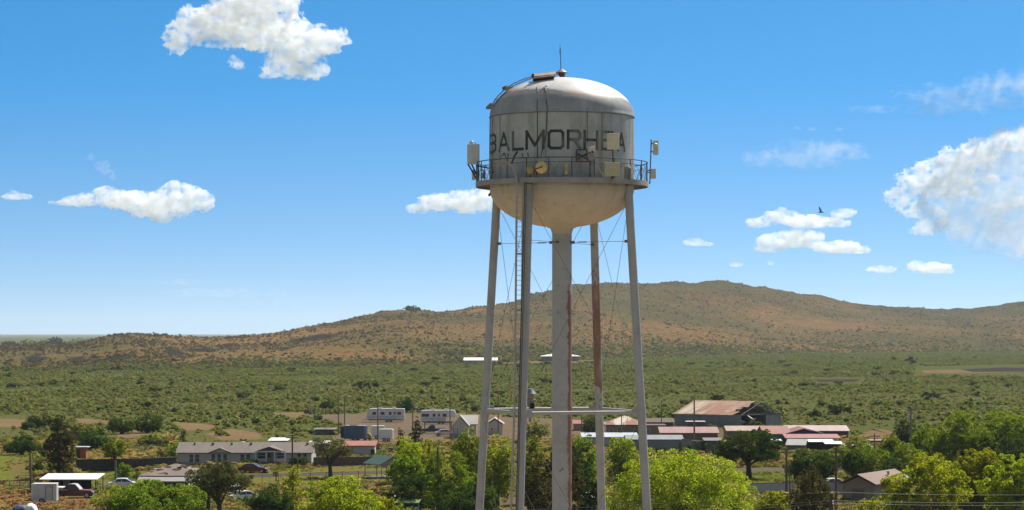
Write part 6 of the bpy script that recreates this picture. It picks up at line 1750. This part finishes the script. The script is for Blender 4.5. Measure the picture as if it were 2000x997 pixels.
# ------------------------------------------------------------------ the bird
bx_, by_, bz_ = at(1603, 415, 130)
t = thing('bird', 'brown bird gliding with one wing raised beneath the clouds', 'bird', (bx_, by_, bz_))
BIRD = mat('brown_feathers', (.16, .12, .08), (.11, .085, .06), 20)
kb = 130 / F
secs = [(-6.2, .25), (-4.8, .35), (-2.4, .95), (.6, 1.25), (3.2, 1.05), (4.6, .8), (5.6, .62), (6.2, .25)]
b = MB(); b.tube([(x * kb, 0, .1 * math.sin(x * .5) * kb) for x, r in secs], [r * kb for x, r in secs], 10)
bo = b.build('body', BIRD, t, True)
b = MB(); b.add([(-7.8 * kb, -1.2 * kb, 0), (-7.8 * kb, 1.2 * kb, 0), (-4.2 * kb, .4 * kb, .1 * kb), (-4.2 * kb, -.4 * kb, .1 * kb), (-7.8 * kb, -1.2 * kb, -.2 * kb), (-7.8 * kb, 1.2 * kb, -.2 * kb), (-4.2 * kb, .4 * kb, -.2 * kb), (-4.2 * kb, -.4 * kb, -.2 * kb)],
    [(0, 1, 2, 3), (7, 6, 5, 4), (0, 4, 5, 1), (1, 5, 6, 2), (2, 6, 7, 3), (3, 7, 4, 0)]); b.build('tail', BIRD, t)
b = MB(); b.tube([(6.0 * kb, 0, 0), (7.4 * kb, 0, -.15 * kb)], [.22 * kb, .04 * kb], 6); b.build('beak', mat('beak_horn', (.05, .045, .035)), t)
for sgn, upz in ((1, 10.5), (-1, 6.0)):
    b = MB(); vs = []
    st = [(2.6, -1.8, 0.0, .6), (1.6, -2.2, .35, 3.6), (.2, -3.0, .7, 7.2), (-1.8, -3.6, 1.0, 10.5)]
    for lead, trail, f_, zz in st:
        yy = sgn * f_ * (3.0 if upz > 8 else 9.0) * kb; zq = zz / 10.5 * upz * (1 if upz > 8 else .25) * kb
        vs += [(lead * kb, yy, zq + .12 * kb), (trail * kb, yy, zq + .1 * kb), (lead * kb, yy, zq - .12 * kb), (trail * kb, yy, zq - .02 * kb)]
    fs = []
    for i in range(3):
        a, c = i * 4, i * 4 + 4
        fs += [(a, a + 1, c + 1, c), (a + 2, c + 2, c + 3, a + 3), (a, c, c + 2, a + 2), (a + 1, a + 3, c + 3, c + 1)]
    fs += [(0, 2, 3, 1), (12, 13, 15, 14)]
    b.add(vs, fs); b.build('wing', BIRD, t)
# ------------------------------------------------------------------ trees of the town
tree('leafy_tree', 'lush green tree in the foreground, lower left, below the derelict house', 290, 1040, 944, 210, 'round', L_MID, 101, .1)
tree('tall_tree', 'tall dark olive tree beside the carport and orange hut', 116, 934, 806, 74, 'column', L_OLIVE, 102, .04, 1.3)
tree('tree', 'dark bushy tree at the left edge behind the field', 44, 889, 846, 74, 'round', L_DARK, 103, .02)
tree('shrub_tree', 'round dark bush far left above the dark bushy tree', 72, 838, 810, 38, 'round', L_DARK, 104, 0.02)
tree('shrub_tree', 'smaller round bush touching the far left round bush', 55, 840, 824, 28, 'round', L_DARK, 105, 0.02)
tree('shrub_tree', 'leafy bush behind the leaning pole at the left', 69, 924, 898, 40, 'open', L_DARK, 106, .05)
tree('tree', 'dark green tree right behind the orange hut', 182, 880, 836, 62, 'round', L_DARK, 107, .02)
tree('tree', 'broad dark bush cluster on the plain behind the lawn, right half', 288, 846, 808, 56, 'round', L_DARK, 108, .02)
tree('tree', 'broad dark bush cluster on the plain behind the lawn, left half', 236, 848, 816, 58, 'round', L_DARK, 109, .02)
tree('tree', 'mid green spreading bush behind the dark fence', 160, 866, 826, 56, 'round', L_SCRUB, 110, .02)
tree('tree', 'young green tree growing over the dark board fence', 224, 921, 853, 44, 'round', L_MID, 111, .22)
tree('round_tree', 'small round bright green tree on the lawn', 243, 939, 907, 28, 'round', L_MID, 112, .02, 1.3)
tree('shrub_tree', 'narrow olive shrub left of the derelict house', 268, 942, 918, 14, 'column', L_OLIVE, 113, .02)
tree('shrub_tree', 'brownish column bush behind the derelict house roof', 314, 912, 876, 22, 'column', L_BROWN, 114, .02)
tree('conifer_tree', 'small dark conifer behind the left end of the long house', 358, 886, 836, 24, 'cone', L_DARK, 115, .02)
tree('tree', 'leafy green tree at the left end wall of the long house', 340, 902, 862, 34, 'open', L_MID, 116, .05)
tree('tree', 'green scrub tree clump right of the lawn behind the fence', 300, 876, 850, 70, 'round', L_SCRUB, 117, .02)
tree('mesquite_tree', 'dark airy olive mesquite in the foreground before the brown shed', 428, 1030, 898, 128, 'open', L_OLIVE, 118, .25, 1.1)
tree('mesquite_tree', 'spreading olive branches of the mesquite beside the maroon car', 408, 1000, 902, 96, 'open', L_OLIVE, 119, .3)
tree('round_tree', 'dark round evergreen tree at the bottom beside the white car', 524, 1012, 952, 92, 'round', L_DARK, 120, .02, 1.2)
tree('sapling', 'bright slender young tree in front of the long house lawn', 571, 1004, 910, 52, 'column', L_BRIGHT, 121, .15, .8)
tree('leafy_tree', 'bright green bushy tree at the bottom left of the pavilion', 662, 1044, 930, 150, 'round', L_BRIGHT, 122, .05)
tree('leafy_tree', 'low bright shrub tree below the pavilion', 752, 1030, 968, 70, 'round', L_BRIGHT, 133, .05)
tree('bare_mesquite', 'half bare mesquite with dark forked trunk on the lawn', 646, 935, 850, 96, 'sparse', L_OLIVE, 123, .3, .9, bark=WOODK)
tree('shrub_tree', 'dark shrub in front of the long house windows, right of porch', 582, 913, 896, 44, 'round', L_DARK, 124, 0.02, 1.3)
tree('shrub_tree', 'dark shrub in front of the long house, left of porch', 490, 913, 899, 40, 'round', L_DARK, 125, 0.02, 1.3)
tree('sapling', 'tiny sapling on the lawn before the long house', 539, 940, 921, 8, 'round', L_OLIVE, 126, .45)
tree('sapling', 'tiny olive bush on the lawn right of the maroon car', 489, 942, 926, 12, 'round', L_BROWN, 127, .25)
tree('conifer_tree', 'pointed conifer left of two beside the dirt yard', 783, 892, 836, 22, 'cone', L_BROWN, 128, .03, 1.3)
tree('conifer_tree', 'taller pointed conifer right of two with bare tip', 813, 890, 815, 34, 'cone', L_BROWN, 129, .03, 1.2)
# grove left of and behind the tower
tree('grove_tree', 'bright green tree below the two pointed conifers', 803, 950, 851, 78, 'round', L_BRIGHT, 130, .02)
tree('grove_tree', 'bright green round tree right of the pavilion roof', 792, 972, 889, 78, 'round', L_MID, 131, .02)
tree('grove_tree', 'bright leaning tree between conifers and rust brown pole', 838, 960, 855, 50, 'column', L_BRIGHT, 132, .02)
tree('grove_tree', 'large mid green tree behind the rust brown pole', 872, 1010, 876, 108, 'round', L_MID, 134, .02)
tree('grove_tree', 'dark green low tree above the green shed', 806, 1000, 925, 96, 'round', L_DARK, 135, .02)
tree('grove_tree', 'tall bright green tree just left of the left tower leg', 922, 985, 834, 86, 'round', L_MID, 136, .02)
tree('grove_tree', 'bright green tree between the left tower leg and the ladder', 972, 990, 836, 66, 'round', L_BRIGHT, 137, .02)
tree('grove_tree', 'dark green tree at the foot of the left tower leg', 908, 1040, 936, 130, 'round', L_DARK, 138, .02)
tree('grove_tree', 'green tree right behind the ladder leg', 1042, 985, 850, 60, 'round', L_MID, 139, .02)
tree('scrub_tree', 'loose green tree behind the siren', 1046, 866, 818, 62, 'open', L_SCRUB, 140, .1)
tree('juniper', 'brown green conifer behind the riser pipe', 1098, 1035, 850, 96, 'column', L_BROWN, 141, .02, 1.4)
tree('juniper', 'brown green conifer low between ladder leg and riser pipe', 1048, 1060, 900, 78, 'column', L_BROWN, 142, .02, 1.3)
tree('grove_tree', 'green tree right of the riser pipe in front of the white shed roof', 1140, 965, 846, 66, 'round', L_MID, 143, .02)
tree('grove_tree', 'dark green tree below, right of the riser pipe', 1152, 1010, 905, 56, 'round', L_DARK, 144, .02)
tree('grove_tree', 'bright green tree between the right rear leg and the right leg', 1212, 952, 852, 66, 'round', L_BRIGHT, 145, .02)
tree('round_tree', 'dark small tree above the old hip roofed house, left', 1156, 858, 808, 42, 'round', L_DARK, 146, .05)
# the great yellow green tree
tree('great_tree', 'huge dome-shaped yellow-green tree right of the tower', 1330, 1062, 880, 292, 'round', L_BRIGHT, 147, .02, 1.15, lobes=[
    (0, 0, 74, 128, 110, 82), (-30, -18, 118, 96, 84, 62), (30, 6, 122, 84, 80, 54), (-92, -20, 84, 58, 60, 64), (96, -10, 76, 54, 60, 62), (-60, -60, 78, 70, 56, 66), (50, -62, 72, 76, 56, 64), (122, -22, 42, 34, 40, 46),
    (-118, -20, 52, 34, 44, 48), (70, -40, 112, 48, 46, 40), (-78, 0, 124, 48, 46, 36), (0, -70, 100, 56, 48, 46), (10, 40, 134, 60, 50, 42), (-36, 10, 146, 44, 40, 30)])
tree('shrub_tree', 'bright low bush right of the great yellow-green tree', 1512, 1012, 962, 76, 'round', L_BRIGHT, 148, .02)
tree('shade_tree', 'dark rounded shade tree with visible trunk on the right lawn', 1463, 935, 834, 120, 'round', L_DARK, 149, .13, 1.3, bark=WOODK, trunk_r=.4)
tree('shade_tree', 'dark green spreading tree right of the rusty crossarm pole', 1588, 946, 876, 104, 'round', L_DARK, 150, .1, 1.1)
tree('shade_tree', 'loose green branch tree over the terracotta roofed house', 1612, 936, 880, 60, 'open', L_MID, 151, .3)
tree('tamarisk', 'feathery brown green tamarisk left of the thick black pole', 1588, 1045, 905, 84, 'column', L_BROWN, 152, .02, 1.2)
tree('shrub_tree', 'low feathery tree left of the tamarisk', 1556, 1020, 940, 40, 'column', L_OLIVE, 153, .02)
tree('leafy_tree', 'green tree beyond the tan house, left', 1692, 940, 864, 90, 'round', L_MID, 154, .1)
tree('leafy_tree', 'green tree with dark trunk above the blue-grey fence', 1666, 946, 880, 66, 'round', L_DARK, 155, .25)
tree('leafy_tree', 'green tree behind the tan house roof', 1772, 950, 858, 70, 'round', L_MID, 156, .05)
tree('round_tree', 'dark green tree beside the transformer pole', 1770, 874, 818, 56, 'round', L_DARK, 157, .02)
tree('leafy_tree', 'green rounded tree left of the dark grove on the right', 1812, 905, 830, 70, 'round', L_MID, 158, .02)
tree('big_tree', 'big dark green tree on the right behind the bright ones, left half', 1878, 915, 800, 130, 'round', L_MID, 159, .02, 1.1)
tree('big_tree', 'big dark green tree at the right edge behind the bright ones', 1958, 912, 793, 130, 'round', L_MID, 160, .02, 1.1)
tree('big_tree', 'dark green tree low at the right edge', 1990, 925, 850, 90, 'round', L_DARK, 161, .02)
tree('bright_tree', 'bright yellow-green tree in front of the tan house, right', 1806, 1056, 882, 168, 'round', L_BRIGHT, 162, .02, 1.6)
tree('bright_tree', 'tallest bright yellow-green tree behind the wires', 1900, 1040, 871, 130, 'round', L_BRIGHT, 163, .02, 1.6)
tree('bright_tree', 'bright yellow-green tree at the lower right corner', 1985, 1050, 884, 140, 'round', L_BRIGHT, 164, .02, 1.6)
tree('shrub_tree', 'bright low shrub before the tan house at the bottom', 1716, 1030, 972, 90, 'round', L_BRIGHT, 165, .02, .9)
tree('shrub_tree', 'green shrub at the tan house fence corner', 1684, 974, 946, 30, 'open', L_MID, 166, .02)
tree('leafy_tree', 'light olive tree beside the white-roofed shed on the right', 1672, 892, 846, 60, 'open', L_SCRUB, 167, .05)
tree('round_tree', 'dark bush on the plain beside the lone travel trailer', 790, 806, 776, 34, 'round', L_DARK, 168, .02)
tree('round_tree', 'dark bush at the back edge of the dirt yard', 640, 800, 784, 30, 'round', L_DARK, 169, .02)
tree('leafy_tree', 'mid green tree between the garden shed and the terracotta roof', 1640, 912, 872, 50, 'round', L_MID, 170, .05)
tree('leafy_tree', 'green tree touching the transformer pole from the left', 1740, 905, 850, 60, 'round', L_MID, 171, .02)
tree('leafy_tree', 'dark green tree behind the tan house ridge', 1742, 962, 890, 64, 'round', L_DARK, 172, .05)
tree('leafy_tree', 'olive green tree above the boundary wall beside crossarm pole', 1552, 946, 896, 44, 'open', L_MID, 173, .15)
for i, (px, yb_, yt_) in enumerate(((1268, 897, 866), (1283, 896, 868), (1299, 896, 870), (1330, 895, 860), (1347, 895, 867), (1362, 894, 860), (1378, 894, 866), (1394, 893, 866))):
    tree('cypress', ('first', 'second', 'third', 'fourth', 'fifth', 'sixth', 'seventh', 'last')[i] + ' of the small dark cypresses in a row, counted from the tower', px, yb_, yt_, 7, 'column', L_DARK, 180 + i, .02, 1.5, 'tree', 'row of small dark cypresses')
for i, (px, yt_, wd) in enumerate(((18, 666, 34), (50, 663, 30), (78, 662, 34), (112, 659, 44), (145, 662, 26), (162, 660, 30), (186, 661, 34))):
    tree('distant_tree', ('first', 'second', 'third', 'fourth', 'fifth', 'sixth', 'last')[i] + ' from the left of the hazy trees on the far left horizon', px, 678, yt_, wd, 'round', L_MID if i % 3 else L_DARK, 200 + i, .02, .8, 'tree', 'hazy trees along the far horizon')
tree('hill_bush', 'dark bush cluster crowning the left ridge of the hill', 803, 650 + EYE * F / 2850.0, 650 + EYE * F / 2850.0 - 12, 32, 'round', L_MESQ, 220, .02, 1.2)
o = bpy.data.objects.get('hill_bush')
xi = (np.abs(hu - 803)).argmin(); jj_ = int(np.abs(T - .985).argmin())
o.location = (HX[xi, jj_], HD[xi, jj_], HZ[xi, jj_] - .5)
